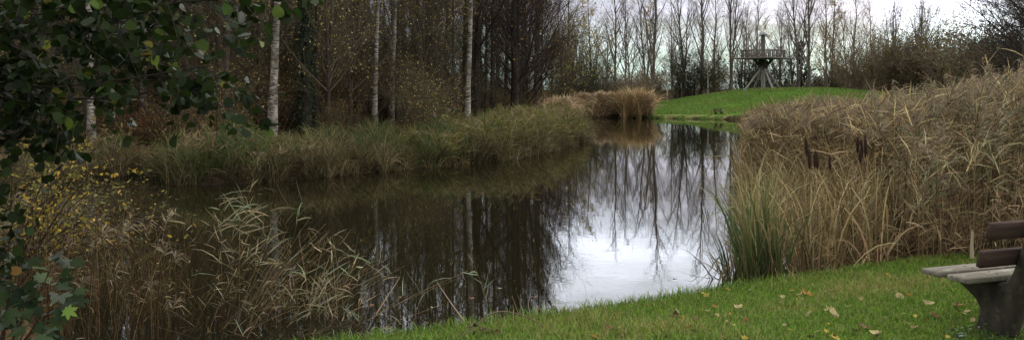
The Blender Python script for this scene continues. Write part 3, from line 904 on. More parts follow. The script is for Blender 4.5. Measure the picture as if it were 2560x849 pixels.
straps(g, r, q + [8.7, 60.6], 42, 2.15, .026, .4, .45, [(.44, .31, .15), (.36, .25, .12), (.52, .4, .22), (.3, .22, .1)], None, K=6, kink=.1)
for q_ in g.v: q_ -= np.array([8.7, 60.6, .1], np.float32)
g.obj('stems', M_BLADE, o)

# sedge on the left bank
def along(rng, pts, n, w0, w1):
    pts = np.asarray(pts, float); seg = np.linalg.norm(np.diff(pts, axis=0), axis=1); cs = np.concatenate([[0], np.cumsum(seg)])
    s = rng.uniform(0, cs[-1], n); i = np.clip(np.searchsorted(cs, s) - 1, 0, len(seg) - 1); f = ((s - cs[i]) / seg[i])[:, None]
    p = pts[i] * (1 - f) + pts[i + 1] * f
    t = nrm(pts[i + 1] - pts[i]); nn = np.stack([t[:, 1], -t[:, 0]], 1)
    return p + nn * rng.uniform(w0, w1, n)[:, None]


LBANK = POND[23:34][::1]
g = G()
SEDGE = [(.05, .07, .022), (.07, .085, .028), (.034, .052, .016), (.1, .085, .035), (.2, .165, .075)]
xy = np.concatenate([along(rng, LBANK, 1500, -.1, 4.2), along(rng, LBANK, 520, -.15, .35)])
xy = xy[sdist(xy[:, 0], xy[:, 1]) > -.28]
pxs = pxof(xy)
dd = sdist(xy[:, 0], xy[:, 1])
hv = (.92 + .5 * np.sin(pxs * .031 + 1) * np.sin(pxs * .0173) + .3 * rng.normal(size=len(xy))).clip(.22, 1.9)
straw = dd < .55 + .5 * np.sin(pxs * .01)
green = ~straw & (np.sin(pxs * .013 + 1) + .4 * rng.normal(size=len(xy)) > 0)
rest = ~straw & ~green
xb = along(rng, LBANK, 420, 4.0, 10.0); xb = xb[rng.random(len(xb)) < np.exp(-(sdist(xb[:, 0], xb[:, 1]) - 4) / 3)]
straps(g, rng, xb, 22, .6 * rng.uniform(.5, 1.5, len(xb)), .014, .6, .5, SEDGE + [(.12, .06, .03)], None, K=5, kink=.3)
straps(g, rng, xy[straw], 24, .6 * hv[straw], .014, .5, .5, [(.11, .085, .042), (.08, .06, .03), (.19, .15, .08), (.055, .06, .024)], None, K=5, kink=.2)
straps(g, rng, xy[green], 28, .64 * hv[green], .015, .45, .5, SEDGE[:3] + [(.045, .08, .026)], None, K=5, kink=.12, tipcol=SEDGE)
straps(g, rng, xy[rest], 24, .64 * hv[rest], .015, .5, .5, SEDGE, None, K=5, kink=.2)
tag(g.obj('bank_sedge', M_BLADE), 'green and straw sedge tussocks hanging over the left bank', 'sedge', kind='stuff')
g = G()
xy = along(rng, POND[23:28], 1100, 0, 3.4)
reeds(g, rng, xy, rng.uniform(.65, 1.35, len(xy)) * np.interp(pxof(xy), [1120, 1250, 1380, 1480], [.65, 1.05, 1.0, .7]), wind=(.3, 0), nleaf=9, leafL=.4, leafw=.024, stemr=.005, cols=[(.1, .105, .03), (.14, .125, .04), (.065, .082, .024), (.19, .15, .06)], t0=.1, plume=.4)
xy = along(rng, POND[28:34], 300, .2, 3.6)
reeds(g, rng, xy, rng.uniform(.6, 1.3, len(xy)) * np.interp(pxof(xy), [350, 500, 600, 1000], [.9, 1, .6, .5]), wind=(.2, 0), nleaf=7, leafL=.4, leafw=.02, stemr=.005, cols=[(.15, .11, .05), (.09, .08, .034), (.22, .16, .08), (.18, .1, .045)], t0=.1, plume=.3)
cc = along(rng, POND[23:33], 26, .3, 3.0); cx_ = pxof(cc)
for (x_, y_), p_ in zip(cc, cx_):
    m_ = int(rng.integers(14, 40)); q_ = np.array([x_, y_]) + rng.normal(size=(m_, 2)) * rng.uniform(.2, .45)
    h_ = rng.uniform(.8, 1.25) * (.75 if 620 < p_ < 1050 else 1.1)
    pc = [[(.05, .075, .024), (.075, .095, .03)], [(.2, .15, .07), (.28, .21, .1)], [(.11, .105, .035), (.16, .13, .045)]][int(rng.integers(0, 3))]
    reeds(g, rng, q_, h_ * rng.uniform(.55, 1.1, m_), wind=(.25, 0), nleaf=8, leafL=.42, leafw=.02, stemr=.004, cols=pc, t0=.1, plume=.3)
tag(g.obj('bank_reeds', M_BLADE), 'olive and straw tall grasses standing along the left bank', 'grass', kind='stuff')

# reeds in the near water at the lower left
g = G()
DKST = [(.11, .07, .03), (.07, .045, .021), (.17, .12, .06)]  # stem and leaf tones lowered to paint in the shade of the overhang
DKL = [(.15, .108, .048), (.09, .062, .027), (.27, .215, .115), (.08, .08, .033)]
xy = scatter(rng, 560, [(-5.2, 8.2), (-3.6, 6.8), (-2.9, 7.0), (-3.15, 8.4), (-4.9, 9.9)])
reeds(g, rng, xy, rng.uniform(.35, 1.05, len(xy)), lean=.3, wind=(.1, 0), nleaf=2, leafL=.1, leafw=.008, stemr=.0035, cols=DKL, scol=DKST, plume=.05, t0=.2, bent=.1)
tag(g.obj('near_reeds', M_BLADE), 'dense brown reed stems under the yellow leaved shrub', 'reeds', kind='stuff')
g = G()
xy = scatter(rng, 125, [(-3.0, 7.3), (-2.3, 7.15), (-2.1, 7.5), (-2.5, 8.3), (-3.0, 8.4)])
reeds(g, rng, xy, rng.uniform(.45, 1.0, len(xy)), lean=.3, wind=(.35, 0), nleaf=3, leafL=.14, leafw=.007, stemr=.0034, cols=DKL + [(.3, .26, .17)], scol=DKST + [(.3, .22, .13)], leandir=(.5, 0), plume=0, t0=.45, bent=.25)
xy = scatter(rng, 20, [(-3.05, 8.0), (-2.2, 7.9), (-2.2, 8.3), (-2.95, 8.5)])
reeds(g, rng, xy, rng.uniform(.9, 1.2, len(xy)), lean=.12, wind=(.3, 0), nleaf=6, leafL=.26, stemr=.0032, leafw=.0115, cols=[(.15, .16, .09), (.22, .19, .11), (.26, .2, .11)], scol=DKST, plume=0, t0=.5, bent=.05)
tag(g.obj('collapsed_reeds', M_BLADE), 'half collapsed pale reeds leaning right in the near water', 'reeds', kind='stuff')
g = G()
xy = scatter(rng, 42, [(-2.15, 7.4), (-1.45, 7.5), (-1.35, 7.9), (-2.1, 8.0)])
reeds(g, rng, xy, rng.uniform(.25, .85, len(xy)), lean=.3, wind=(.25, 0), nleaf=5, leafL=.22, stemr=.003, leafw=.010, cols=[(.17, .2, .12), (.22, .22, .13), (.26, .2, .12)], scol=[(.26, .19, .11), (.2, .14, .08)], leandir=(.12, 0), plume=0, t0=.3, bent=.15)
tag(g.obj('sparse_reeds', M_BLADE), 'sparse grey green reeds in open water right of the collapsed reeds', 'reeds', kind='stuff')


def single_reed(px, py, Y, H, lean, lab, nl=9, name='reed_stalk', bent=0.0):
    x = (px - CX) / F * Y
    g = G(); r = np.random.default_rng(int(px))
    reeds(g, r, np.array([[x, Y]]), np.array([H]), lean=.02, wind=(lean, 0), nleaf=nl, leafL=.17, stemr=.003, leafw=.012, cols=[(.17, .2, .12), (.22, .22, .13)], scol=[(.26, .19, .11)], leandir=(lean, 0), plume=0, t0=.35, bent=0)
    o = g.obj(name, M_BLADE); tag(o, lab, 'reed', 'single reed stalks in open water'); return o


single_reed(1238, 0, 8.2, .5, -.25, 'leafy grey green reed standing alone before the dark trunk reflections')
single_reed(942, 0, 8.0, .42, .5, 'bare slanting reed stalk right of the sparse reeds', 1)
single_reed(1020, 0, 7.6, .3, .2, 'short thin reed stalk alone near the grass edge', 2)

# ------------------------------------------------------------------ foreground shrubs on the left
r = np.random.default_rng(81)
o = thing('alder_tree', 'dark green broad leaved tree overhanging the upper left of the view', 'tree', (-4.4, 4.6, gz1(-4.4, 4.6)))
o0 = np.array(o.location)
P0, R0 = trunk_line(r, 4.2, .09, lean=(.05, -.02)); g = G(); tubes(g, P0, R0, 8, (.045, .035, .025), r)
g.obj('trunk', M_BARK, o, True)
limbs = [
    [(-260, 150, 4.5), (60, 104, 4.35), (230, 88, 4.25), (370, 45, 4.1), (460, 26, 4.0), (540, 8, 3.9), (600, -5, 3.85)],
    [(-260, 260, 4.5), (50, 185, 4.4), (200, 178, 4.3), (320, 158, 4.2), (400, 150, 4.1), (470, 150, 4.1), (520, 165, 4.1)],
    [(-260, 330, 4.6), (0, 262, 4.6), (120, 262, 4.5), (230, 262, 4.45), (310, 255, 4.4), (370, 240, 4.4), (400, 225, 4.4)],
    [(-260, -60, 4.2), (80, -25, 4.1), (250, -20, 4.0), (350, -25, 3.9), (440, -30, 3.85), (520, -20, 3.8), (570, 0, 3.8)],
    [(-260, 420, 4.6), (-100, 360, 4.6), (-40, 350, 4.5), (-10, 350, 4.45), (20, 345, 4.4), (50, 340, 4.4), (80, 330, 4.4)],
    [(-260, 560, 4.6), (-160, 500, 4.6), (-120, 470, 4.5), (-80, 470, 4.5), (-50, 480, 4.5), (-20, 500, 4.4), (10, 520, 4.4)],
    [(-260, 60, 4.8), (0, 40, 4.8), (110, 50, 4.8), (220, 60, 4.7), (300, 90, 4.7), (370, 120, 4.7), (420, 140, 4.7)],
    [(-260, 200, 4.9), (-60, 200, 4.9), (40, 215, 4.9), (120, 225, 4.8), (190, 215, 4.8), (250, 200, 4.8), (300, 190, 4.8)],
    [(-260, 0, 4.4), (-60, 0, 4.4), (40, 20, 4.4), (110, 30, 4.4), (180, 30, 4.4), (250, 35, 4.3), (330, 45, 4.3)],
    [(-260, -120, 5.0), (0, -70, 5.0), (200, -60, 5.0), (350, -60, 4.9), (430, -50, 4.9), (500, -30, 4.9), (560, -10, 4.9)],
    [(-260, 640, 4.4), (-160, 610, 4.4), (-100, 590, 4.4), (-80, 585, 4.4), (-60, 590, 4.4), (-30, 610, 4.3), (0, 640, 4.3)],
]
LP = np.array([[W(*q) for q in l] for l in limbs]) - o0
# each limb starts on the trunk
for l in LP:
    zt = np.clip(l[0][2], .6, 4.0); l[0] = P0[0][int(round(zt / 4.2 * 9))]
def evenly(l, n=9, x0=-3.3):
    t = np.concatenate([[0], np.cumsum(np.linalg.norm(np.diff(l, axis=0), axis=1))]); k = np.linspace(0, t[-1], n)
    return np.stack([np.interp(k, t, l[:, i]) for i in range(3)], 1)


LP = np.array([evenly(l) for l in LP])
LR = np.linspace(.010, .0035, 9)[None] * np.ones((len(LP), 1))
g = G(); LP[:, 1:-1] += np.cumsum(r.normal(size=(len(LP), 7, 3)) * .02, 1)
tubes(g, LP, LR, 6, (.045, .035, .025), r)
P1, R1, L1 = grow(r, LP, LR, 24, .25, 1, .7, np.array([.36, .36, .22, .34, .2, .16, .38, .34, .34, .34, .14])[:len(LP)], 5, -.05, .12, .008, taper=.4)
tubes(g, P1, np.maximum(R1, .0022), 4, (.05, .038, .028), r)
P2, R2, L2 = grow(r, P1, R1, 4, .15, 1, .8, .2, 3, -.08, .15, .008)
tubes(g, P2, np.maximum(R2, .0016), 3, (.05, .038, .028), r)
g.obj('branches', M_TWIG, o)
ALC = [(.014, .024, .006), (.018, .03, .007), (.024, .04, .009), (.010, .017, .005), (.09, .13, .02), (.14, .14, .03), (.16, .09, .02)]  # greens darkened in the colour itself to imitate dim light on the leaves
g = G()
def thin(p):
    q = p + o0; px = CX + F * q[:, 0] / q[:, 1]; py = HY - (q[:, 2] - CAMZ) * F / q[:, 1]
    k = r.random(len(p))
    return ~(((px > 332) & (px < 384) & (py > 150) & (k < .8)) | ((px > 204) & (px < 254) & (py > 232) & (k < .85)))


leaves_on(r, g, P2, 3900, .053, ALC, [6, 6, 4, 5, .5, .3, .15], t0=.1, outline=ALDER, flat=.6, jit=.35, gaps=thin)
leaves_on(r, g, P1, 1500, .058, ALC, [6, 6, 4, 5, .5, .3, .15], t0=.3, outline=ALDER, flat=.6, jit=.35, gaps=thin)
# a few bright lime green leaves
g.obj('leaves', M_LEAF, o)
g = G(); bl = [(178, 10, 4.0), (222, 8, 3.9), (313, 66, 4.1), (190, 172, 4.2), (495, 105, 4.0), (565, 10, 3.8), (350, 8, 3.9), (690, 14, 3.75)]
P = np.array([W(*q) for q in bl]) - o0
d = nrm(np.array([[.5, -.2, -.6]]) + .5 * r.normal(size=(8, 3))); nn = nrm(np.array([[.2, -1, .6]]) + .6 * r.normal(size=(8, 3)))
leafshapes(g, P, nrm(d - (d * nn).sum(1, keepdims=True) * nn), nn, r.uniform(.045, .062, 8), ALDER, r.uniform(.3, .9, 8), pal(r, 8, [(.08, .14, .024), (.12, .18, .04), (.06, .1, .02)]))
tag(g.obj('bright_leaves', M_LEAF, o), 'pale lime green leaves among the dark ones')

# sycamore sapling at the lower left corner
r = np.random.default_rng(82)
o = thing('sycamore_sapling', 'dark lobed leaved sapling in the lower left corner', 'shrub', (-3.0, 4.95, gz1(-3.0, 4.95)))
o0 = np.array(o.location)
tips = [W(*q) - o0 for q in ((60, 640, 4.8), (130, 665, 4.7), (30, 690, 4.6), (90, 720, 4.6), (150, 740, 4.6), (20, 760, 4.5), (100, 790, 4.5), (10, 650, 4.9), (60, 830, 4.4), (-30, 720, 4.6))]
st = np.array([[np.array([0, 0, -.05]) + np.array([.02 * i, 0, 0]), t * np.array([.35, .35, .5]), t * .8 + np.array([0, 0, .02]), t] for i, t in enumerate(tips)])
g = G(); tubes(g, st, np.linspace(.007, .003, 4)[None] * np.ones((len(st), 1)), 5, (.06, .045, .03), r)
n = 95; i = r.integers(0, len(tips), n); f = r.uniform(.35, 1, n)
tp = st[i]; base = tp[:, 1] * (1 - f)[:, None] + tp[:, 3] * f[:, None]
a = r.uniform(0, 2 * pi, n); pt = base + np.stack([np.cos(a) * .09, np.sin(a) * .09, r.uniform(-.01, .05, n)], 1)
tubes(g, np.stack([base, pt], 1), np.full((n, 2), .0014), 3, (.1, .06, .03), r); g.obj('stems', M_TWIG, o)
d = nrm(np.stack([np.cos(a), np.sin(a), -.35 + .3 * r.normal(size=n)], 1)); nn = nrm(np.stack([.4 * r.normal(size=n), -.5 + .4 * r.normal(size=n), np.ones(n)], 1))
d = nrm(d - (d * nn).sum(1, keepdims=True) * nn)
g = G(); leafshapes(g, pt, d, nn, r.uniform(.075, .125, n), MAPLE, r.uniform(0, .6, n), pal(r, n, [(.02, .038, .014), (.03, .05, .019), (.014, .026, .01), (.038, .062, .02)], jit=.3))
g.obj('leaves', M_LEAF, o)
g = G(); P = np.array([W(158, 770, 4.5), W(128, 757, 4.5)]) - o0
leafshapes(g, P, nrm(np.array([[.8, -.2, -.3], [.3, -.3, .2]])), nrm(np.array([[0., -.8, .6], [0, -.7, .7]])), np.array([.085, .06]), MAPLE, np.array([.2, .2]), np.array([[.14, .22, .04], [.2, .24, .05]]))
tag(g.obj('bright_leaf', M_LEAF, o), 'bright yellow green young leaves at the sapling tip')

# yellow leaved shrub
r = np.random.default_rng(83)
o = thing('sallow_shrub', 'loose shrub with small yellow leaves over the near reeds', 'shrub', (-4.75, 8.0, gz1(-4.75, 8.0)))
o0 = np.array(o.location); n = 22
tgt = np.stack([W(px, py, Y) - o0 for px, py, Y in zip(r.uniform(20, 370, n), r.uniform(360, 640, n), r.uniform(7.2, 8.6, n))])
b = np.stack([r.normal(size=n) * .12, r.normal(size=n) * .12, np.full(n, -.05)], 1)
s = np.linspace(0, 1, 7)[None, :, None]
P = b[:, None] * (1 - s) + tgt[:, None] * s + np.array([0, 0, 1]) * (np.sin(s * pi) * .16) + np.cumsum(r.normal(size=(n, 7, 3)) * .018, 1) * s
R = np.linspace(.009, .0025, 7)[None] * np.ones((n, 1))
g = G(); tubes(g, P, R, 5, (.05, .032, .022), r)
P1, R1, L1 = grow(r, P, R, 10, .3, 1, .6, .4, 4, .08, .12, .007); tubes(g, P1, np.maximum(R1, .0018), 3, (.06, .036, .024), r)
g.obj('stems', M_TWIG, o)
g = G(); leaves_on(r, g, P1, 850, .044, [(.27, .185, .028), (.32, .23, .045), (.18, .145, .032), (.09, .095, .028), (.2, .11, .025)], [3, 2, 3, 4, 1], outline=OVAL, flat=.5)
g.obj('leaves', M_DRY, o)
o2 = shrub_proto(r, 'green_shrub', 'mixed green and yellow shrub on the bank behind the yellow leaved one', 'shrub', 1.7, 1.6, 22, 8, 5, (.05, .036, .026), (1900, .06, [(.07, .085, .03), (.16, .15, .05), (.3, .24, .06), (.1, .1, .04)]), outline=OVAL, twr=.002)
o2.location = (-7.5, 13.2, gz1(-7.5, 13.2)); o2.scale = (1.1, 1.1, .5)
o3 = dup(o2, (-6.2, 11.3, gz1(-6.2, 11.3)), 2.2, 'lower green and yellow shrub nearest the left edge of the water', None, (1, 1, .5))
o4 = dup(o2, (-12.3, 20.6, gz1(-12.3, 20.6)), 4.0, 'far green yellow shrub in front of the leftmost birch', None, (1.0, 1.0, .4))
o5 = dup(o2, (-10.2, 17.2, gz1(-10.2, 17.2)), 5.0, 'green yellow shrub at the left end of the pond', None, (1.1, 1.1, .4))
# bracken
r = np.random.default_rng(84)
br_ = shrub_proto(r, 'bracken_clump', 'rust brown dead bracken between the two left birches', 'fern', 1.0, 1.6, 26, 8, 5, (.09, .05, .027), (1600, .07, [(.12, .06, .028), (.09, .045, .02), (.17, .095, .04)]), twr=.003, group='rust brown bracken under the left wood')
br_.location = (-11.2, 25.8, gz1(-11.2, 25.8))
for x, y in ((-12.2, 25.2), (-10.2, 26.4), (-10.4, 24.6), (-9.2, 25.6)):
    dup(br_, (x, y, gz1(x, y)), r.uniform(0, 6), 'rust brown dead bracken between the two left birches', 'rust brown bracken under the left wood', r.uniform(.8, 1.1))

# ------------------------------------------------------------------ solid pieces
def box(g, c, ax, ay, az, sx, sy, sz, col=(.2, .2, .2), bev=.004):
    """bevelled box: centre, three unit axes, three sizes"""
    c = np.asarray(c, float); A = np.stack([ax, ay, az]).astype(float); S = np.array([sx, sy, sz]) / 2
    b = min(bev, S.min() * .4)
    v = []; ids = {}
    for sxn in (-1, 1):
        for syn in (-1, 1):
            for szn in (-1, 1):
                for k in range(3):
                    e = S - b; e[k] = S[k]
                    ids[(sxn, syn, szn, k)] = len(v); v.append(c + (np.array([sxn, syn, szn]) * e) @ A)
    f4, f3 = [], []
    for k in range(3):
        i, j = (k + 1) % 3, (k + 2) % 3
        for s in (-1, 1):
            q = []
            for a, bb in ((-1, -1), (1, -1), (1, 1), (-1, 1)):
                t = [0, 0, 0]; t[k] = s; t[i] = a; t[j] = bb; q.append(ids[(*t, k)])
            f4.append(q if s > 0 else q[::-1])
        for a in (-1, 1):
            for bb in (-1, 1):
                t0 = [0, 0, 0]; t0[i] = a; t0[j] = bb; t1 = list(t0); t0[k] = -1; t1[k] = 1
                f4.append([ids[(*t0, i)], ids[(*t1, i)], ids[(*t1, j)], ids[(*t0, j)]])
    for a in (-1, 1):
        for bb in (-1, 1):
            for cc in (-1, 1):
                f3.append([ids[(a, bb, cc, 0)], ids[(a, bb, cc, 1)], ids[(a, bb, cc, 2)]])
    g.add(v, f4, col); g.f.append(np.array(f3) + g.n - len(v))


EX, EY, EZ = np.eye(3)


def fixnormals(o):
    import bmesh
    bm = bmesh.new(); bm.from_mesh(o.data); bmesh.ops.recalc_face_normals(bm, faces=bm.faces); bm.to_mesh(o.data); bm.free()


def prism(g, outline, thick, bev=.012):
    """outline [(w,z)] extruded along local x, rims bevelled"""
    o = np.asarray(outline, float); m = len(o); cen = o.mean(0)
    t = nrm(np.roll(o, -1, 0) - np.roll(o, 1, 0)); nn = np.stack([t[:, 1], -t[:, 0]], 1)
    area = np.sum(o[:, 0] * np.roll(o[:, 1], -1) - np.roll(o[:, 0], -1) * o[:, 1])
    if area < 0: nn = -nn
    inn = o - nn * bev
    rings = [(inn, -thick / 2), (o, -thick / 2 + bev), (o, thick / 2 - bev), (inn, thick / 2)]
    v = np.concatenate([np.stack([np.full(m, x), q[:, 0], q[:, 1]], 1) for q, x in rings])
    f = []
    for k in range(3):
        for i in range(m):
            j = (i + 1) % m; f.append([k * m + i, k * m + j, (k + 1) * m + j, (k + 1) * m + i])
    g.add(v, f, (.05, .05, .05)); g.f.append(np.array([list(range(m))[::-1], [3 * m + i for i in range(m)]]))


# bench: local x along the slats, local y from the front of the seat to the back
def make_bench(label, length=1.75, sup=(.36,), mb=None):
    b = thing('park_bench', label, 'bench')
    for k, y in enumerate((.09, .312)):
        g = G(); box(g, (length / 2 + .012 * k, y, .434), EX, EY, EZ, length, .172, .036, bev=.004); o = g.obj('seat_slat', mb or M_SLAT, b); fixnormals(o)
    tl = radians(14); ay = np.array([0, cos(tl), -sin(tl)]); az = np.array([0, sin(tl), cos(tl)])
    for k, (y, z) in enumerate(((.505, .61), (.575, .81))):
        g = G(); box(g, (length / 2, y, z), EX, ay, az, length, .04, .115, bev=.004); o = g.obj('back_slat', mb or M_BACK, b); fixnormals(o)
    out = [(.14, -.08), (.46, -.08), (.475, .06), (.53, .22), (.60, .40), (.655, .60), (.70, .78), (.725, .91), (.625, .93), (.595, .78), (.548, .62), (.50, .50), (.455, .425), (.40, .408),
           (.03, .408), (.02, .35), (.10, .31), (.20, .245), (.235, .19), (.215, .10)]
    for s in sup:
        for y, z in ((.06, .452), (.13, .452), (.265, .452), (.335, .452)):
            g = G(); tubes(g, [(s, y, z - .004), (s, y, z + .0015), (s, y, z + .003)], np.array([.009, .009, .006]), 8, (.1, .1, .1), cap=True); g.obj('bolt', M_TOWERD, b)
        g = G(); prism(g, out, .11); o = g.obj('support', M_SUPPORT, b); o.location = (s, 0, 0); fixnormals(o)
    return b


ub = np.array([.94, .34]); bench = make_bench('weathered wooden bench with dark curved supports on the lawn by the right edge', 1.75, (.36, 1.39))
bench.rotation_euler = (0, 0, math.atan2(.34, .94) ); 
# local +y must run towards the viewer, so mirror through a half turn of the width axis
bench.scale = (1, -1, 1)
bx, by = 2.996, 6.25
bench.location = (bx, by, CAMZ - 1.75 - .02)

fb = make_bench('small dark bench by the far water below the mound', 1.3, (.25, 1.05), M_SUPPORT)
fb.location = ((1788 - CX) / F * 58.0, 58.0, gz1((1788 - CX) / F * 58.0, 58.0) - .02); fb.rotation_euler = (0, 0, radians(12)); fb.scale = (.5, .5, .5)

# lookout tower
tx, ty = (1908 - CX) / F * 75, 75.0
tz = gz1(tx, ty)
T = thing('lookout_tower', 'grey wooden lookout platform on a braced post on the green mound', 'lookout tower', (tx, ty, tz), radians(42))
g = G(); tubes(g, [(0, 0, -.2), (0, 0, 1.2), (0, 0, 2.62)], np.array([.19, .18, .18]), 12, (.2, .2, .2)); g.obj('central_post', M_BRACE, T, True)
S = 1.87
g = G(); box(g, (0, 0, 2.70), EX, EY, EZ, 2 * S, 2 * S, .12, bev=.02); o = g.obj('platform', M_TOWER, T); fixnormals(o)
for k in range(4):
    a = k * pi / 2 + radians(-30)
    g = G(); e = np.array([1.75 * cos(a), 1.75 * sin(a), -.1]); s0 = np.array([.12 * cos(a), .12 * sin(a), 1.95])
    tubes(g, [e, (e + s0) / 2, s0], np.array([.09, .09, .09]), 8, (.2, .2, .2), cap=True); b_ = g.obj('brace', M_BRACE, T, True)
    g = G(); tubes(g, [e - [0, 0, .1], e + [0, 0, .02], e + [0.0, 0, .2]], np.array([.16, .15, .10]), 8, (.4, .4, .4), cap=True); g.obj('footing', M_ZINC, b_, True)
    a2 = k * pi / 2 + pi / 4
    g = G(); tubes(g, [(.12 * cos(a2), .12 * sin(a2), 1.75), (.42 * cos(a2), .42 * sin(a2), 2.2), (.78 * cos(a2), .78 * sin(a2), 2.63)], np.array([.12, .12, .11]), 6, (.1, .1, .1)); g.obj('knee_strut', M_TOWERD, T)
# boxed hub under the platform
g = G(); v0 = .22; v1 = .62
box(g, (0, 0, 2.3), EX, EY, EZ, .62, .62, .5, bev=.03); o = g.obj('hub', M_TOWERD, T); fixnormals(o)
Rr = 1.33
for k in range(4):
    a = k * pi / 2; c, s = cos(a), sin(a)
    nx_ = np.array([c, s, 0]); tx_ = np.array([-s, c, 0])
    g = G(); box(g, nx_ * Rr + EZ * 3.42, tx_, nx_, EZ, 2 * Rr - .09, .07, .08, bev=.01)
    o = g.obj('handrail', M_TOWER, T); fixnormals(o)
    r = np.random.default_rng(90 + k); nb = 12
    for j in range(nb):
        u = -Rr + .15 + (2 * Rr - .3) * j / (nb - 1); wdt = .13 if (j * 7 + k * 3) % 5 == 0 else .055
        g = G(); box(g, nx_ * (Rr - .0) + tx_ * u + EZ * 3.07, tx_, nx_, EZ, wdt, .035, .6, bev=.005); o = g.obj('baluster', M_TOWER, T); fixnormals(o)
    g = G(); box(g, nx_ * Rr + tx_ * Rr + EZ * 3.1, tx_, nx_, EZ, .09, .09, .74, bev=.01); o = g.obj('rail_post', M_TOWER, T); fixnormals(o)
    e = np.array([S * .97 * (c - s), S * .97 * (s + c), 2.77])
    g = G(); tubes(g, [np.array([.16 * (c - s), .16 * (s + c), 4.72]), (e + [0, 0, 4.72]) / 2 - [0, 0, .02], e], np.array([.028, .028, .028]), 6, (.2, .2, .2)); g.obj('stay', M_TOWER, T)
g = G(); tubes(g, [(0, 0, 2.765), (0, 0, 3.8), (0, 0, 4.78)], np.array([.2, .19, .18]), 12, (.2, .2, .2), cap=True); g.obj('mast', M_TOWER, T, True)
g = G(); n = 8; a = np.arange(n) * 2 * pi / n
v = np.concatenate([np.stack([.42 * np.cos(a), .42 * np.sin(a), np.full(n, 4.72)], 1), np.stack([.42 * np.cos(a), .42 * np.sin(a), np.full(n, 4.78)], 1), [[0, 0, 5.18]], [[0, 0, 4.72]]])
g.add(v, [[i, (i + 1) % n, n + (i + 1) % n, n + i] for i in range(n)], (.3, .3, .3)); g.f.append(np.array([[n + i, n + (i + 1) % n, 2 * n] for i in range(n)] + [[(i + 1) % n, i, 2 * n + 1] for i in range(n)]))
o = g.obj('roof', M_ZINC, T); fixnormals(o)
g = G(); la, lb = np.array([1.5, -1.2, .0]), np.array([.55, -.25, 2.62])
tn = nrm(np.cross(lb - la, EZ)) * .2
tubes(g, np.array([[la - tn, lb - tn], [la + tn, lb + tn]]), np.full((2, 2), .035), 6, (.2, .2, .2))
rr = np.linspace(.08, .95, 9)[:, None]; tubes(g, np.stack([la + (lb - la) * rr - tn, la + (lb - la) * rr + tn], 1), np.full((9, 2), .025), 6, (.2, .2, .2)); g.obj('ladder', M_TOWERD, T)

# ------------------------------------------------------------------ lawn grass
r = np.random.default_rng(101)
poly = [(-2.6, 5.2), (-1.6, 6.45), (-.9, 6.8), (-.25, 7.05), (.42, 7.35), (1.17, 7.8), (2.05, 8.3), (2.75, 8.6), (3.4, 8.95), (4.6, 9.5), (6.6, 9.5), (5.5, 5.0)]
xy = scatter(r, 150000, poly)
dd = sdist(xy[:, 0], xy[:, 1]); bare = wav(xy[:, 0], xy[:, 1], 4.1, 1.1) + .7 * wav(xy[:, 0], xy[:, 1], 11, .3) + .25 * r.normal(size=len(xy)) < -.95; q = (dd > .01) & ~bare; xy, dd = xy[q], dd[q]; n = len(xy)
z = gz(xy[:, 0], xy[:, 1])
patch = wav(xy[:, 0], xy[:, 1], 2.3, .7) + .5 * wav(xy[:, 0], xy[:, 1], 6, 2)
L = r.uniform(.025, .075, n) * (1 + .45 * patch) + .09 * (dd < .25) * r.uniform(0, 1, n) ** 2
a = r.uniform(0, 2 * pi, n); tl = np.abs(r.normal(size=n)) * .6
p = np.stack([xy[:, 0], xy[:, 1], z - .004], 1)
d = nrm(np.stack([np.cos(a) * tl, np.sin(a) * tl, np.ones(n)], 1)); d2 = nrm(d + np.stack([np.cos(a), np.sin(a), -.6 + 0 * a], 1) * .55)
P = np.stack([p, p + d * (L * .55)[:, None], p + d * (L * .55)[:, None] + d2 * (L * .45)[:, None]], 1)
side = nrm(np.stack([-np.sin(a), np.cos(a), 0 * a], 1) + .4 * r.normal(size=(n, 3)))
c = pal(r, n, [(.115, .195, .024), (.16, .25, .044), (.066, .13, .017)], jit=.45)
yl = (patch + .4 * r.normal(size=n) > .6)
c[yl] = pal(r, yl.sum(), [(.22, .22, .055), (.3, .27, .1), (.15, .18, .04)])
wy = r.random(n) < .085; c[wy] = pal(r, wy.sum(), [(.26, .22, .11), (.2, .15, .08)])
g = G(); ribbons(g, P, .0052 * np.array([1, .85, .1])[None] * r.uniform(.7, 1.3, (n, 1)), side, c)
tag(g.obj('lawn_grass', M_BLADE), 'short green lawn grass with mossy yellow patches', 'grass', kind='stuff')
r = np.random.default_rng(102)
n = 60000; x = r.uniform(9, 40, n); y = r.uniform(58, 80, n); dd = sdist(x, y)
q = (dd > .9) & (x / y < .5); x, y = x[q], y[q]; n = len(x)
a = r.uniform(0, 2 * pi, n); pt = wav(x, y, .9, 1.3) + .5 * wav(x, y, 2.9, .4)
L = r.uniform(.05, .13, n) * (1.1 + .6 * pt); p = np.stack([x, y, gz(x, y) - .01], 1)
P = np.stack([p, p + np.stack([np.cos(a) * .4, np.sin(a) * .4, np.ones(n)], 1) * L[:, None]], 1)
c = pal(r, n, [(.115, .19, .04), (.15, .225, .05), (.085, .145, .03)], jit=.35); yl = pt + .3 * r.normal(size=n) > .7; c[yl] = pal(r, yl.sum(), [(.21, .23, .06), (.17, .17, .055)])
g = G(); ribbons(g, P, np.array([.05, .01])[None] * r.uniform(.7, 1.3, (n, 1)), nrm(np.stack([np.cos(a + 1.5), np.sin(a + 1.5), 0 * a], 1)), c)
tag(g.obj('mound_grass', M_BLADE), 'short uneven green turf covering the mound', 'grass', kind='stuff')
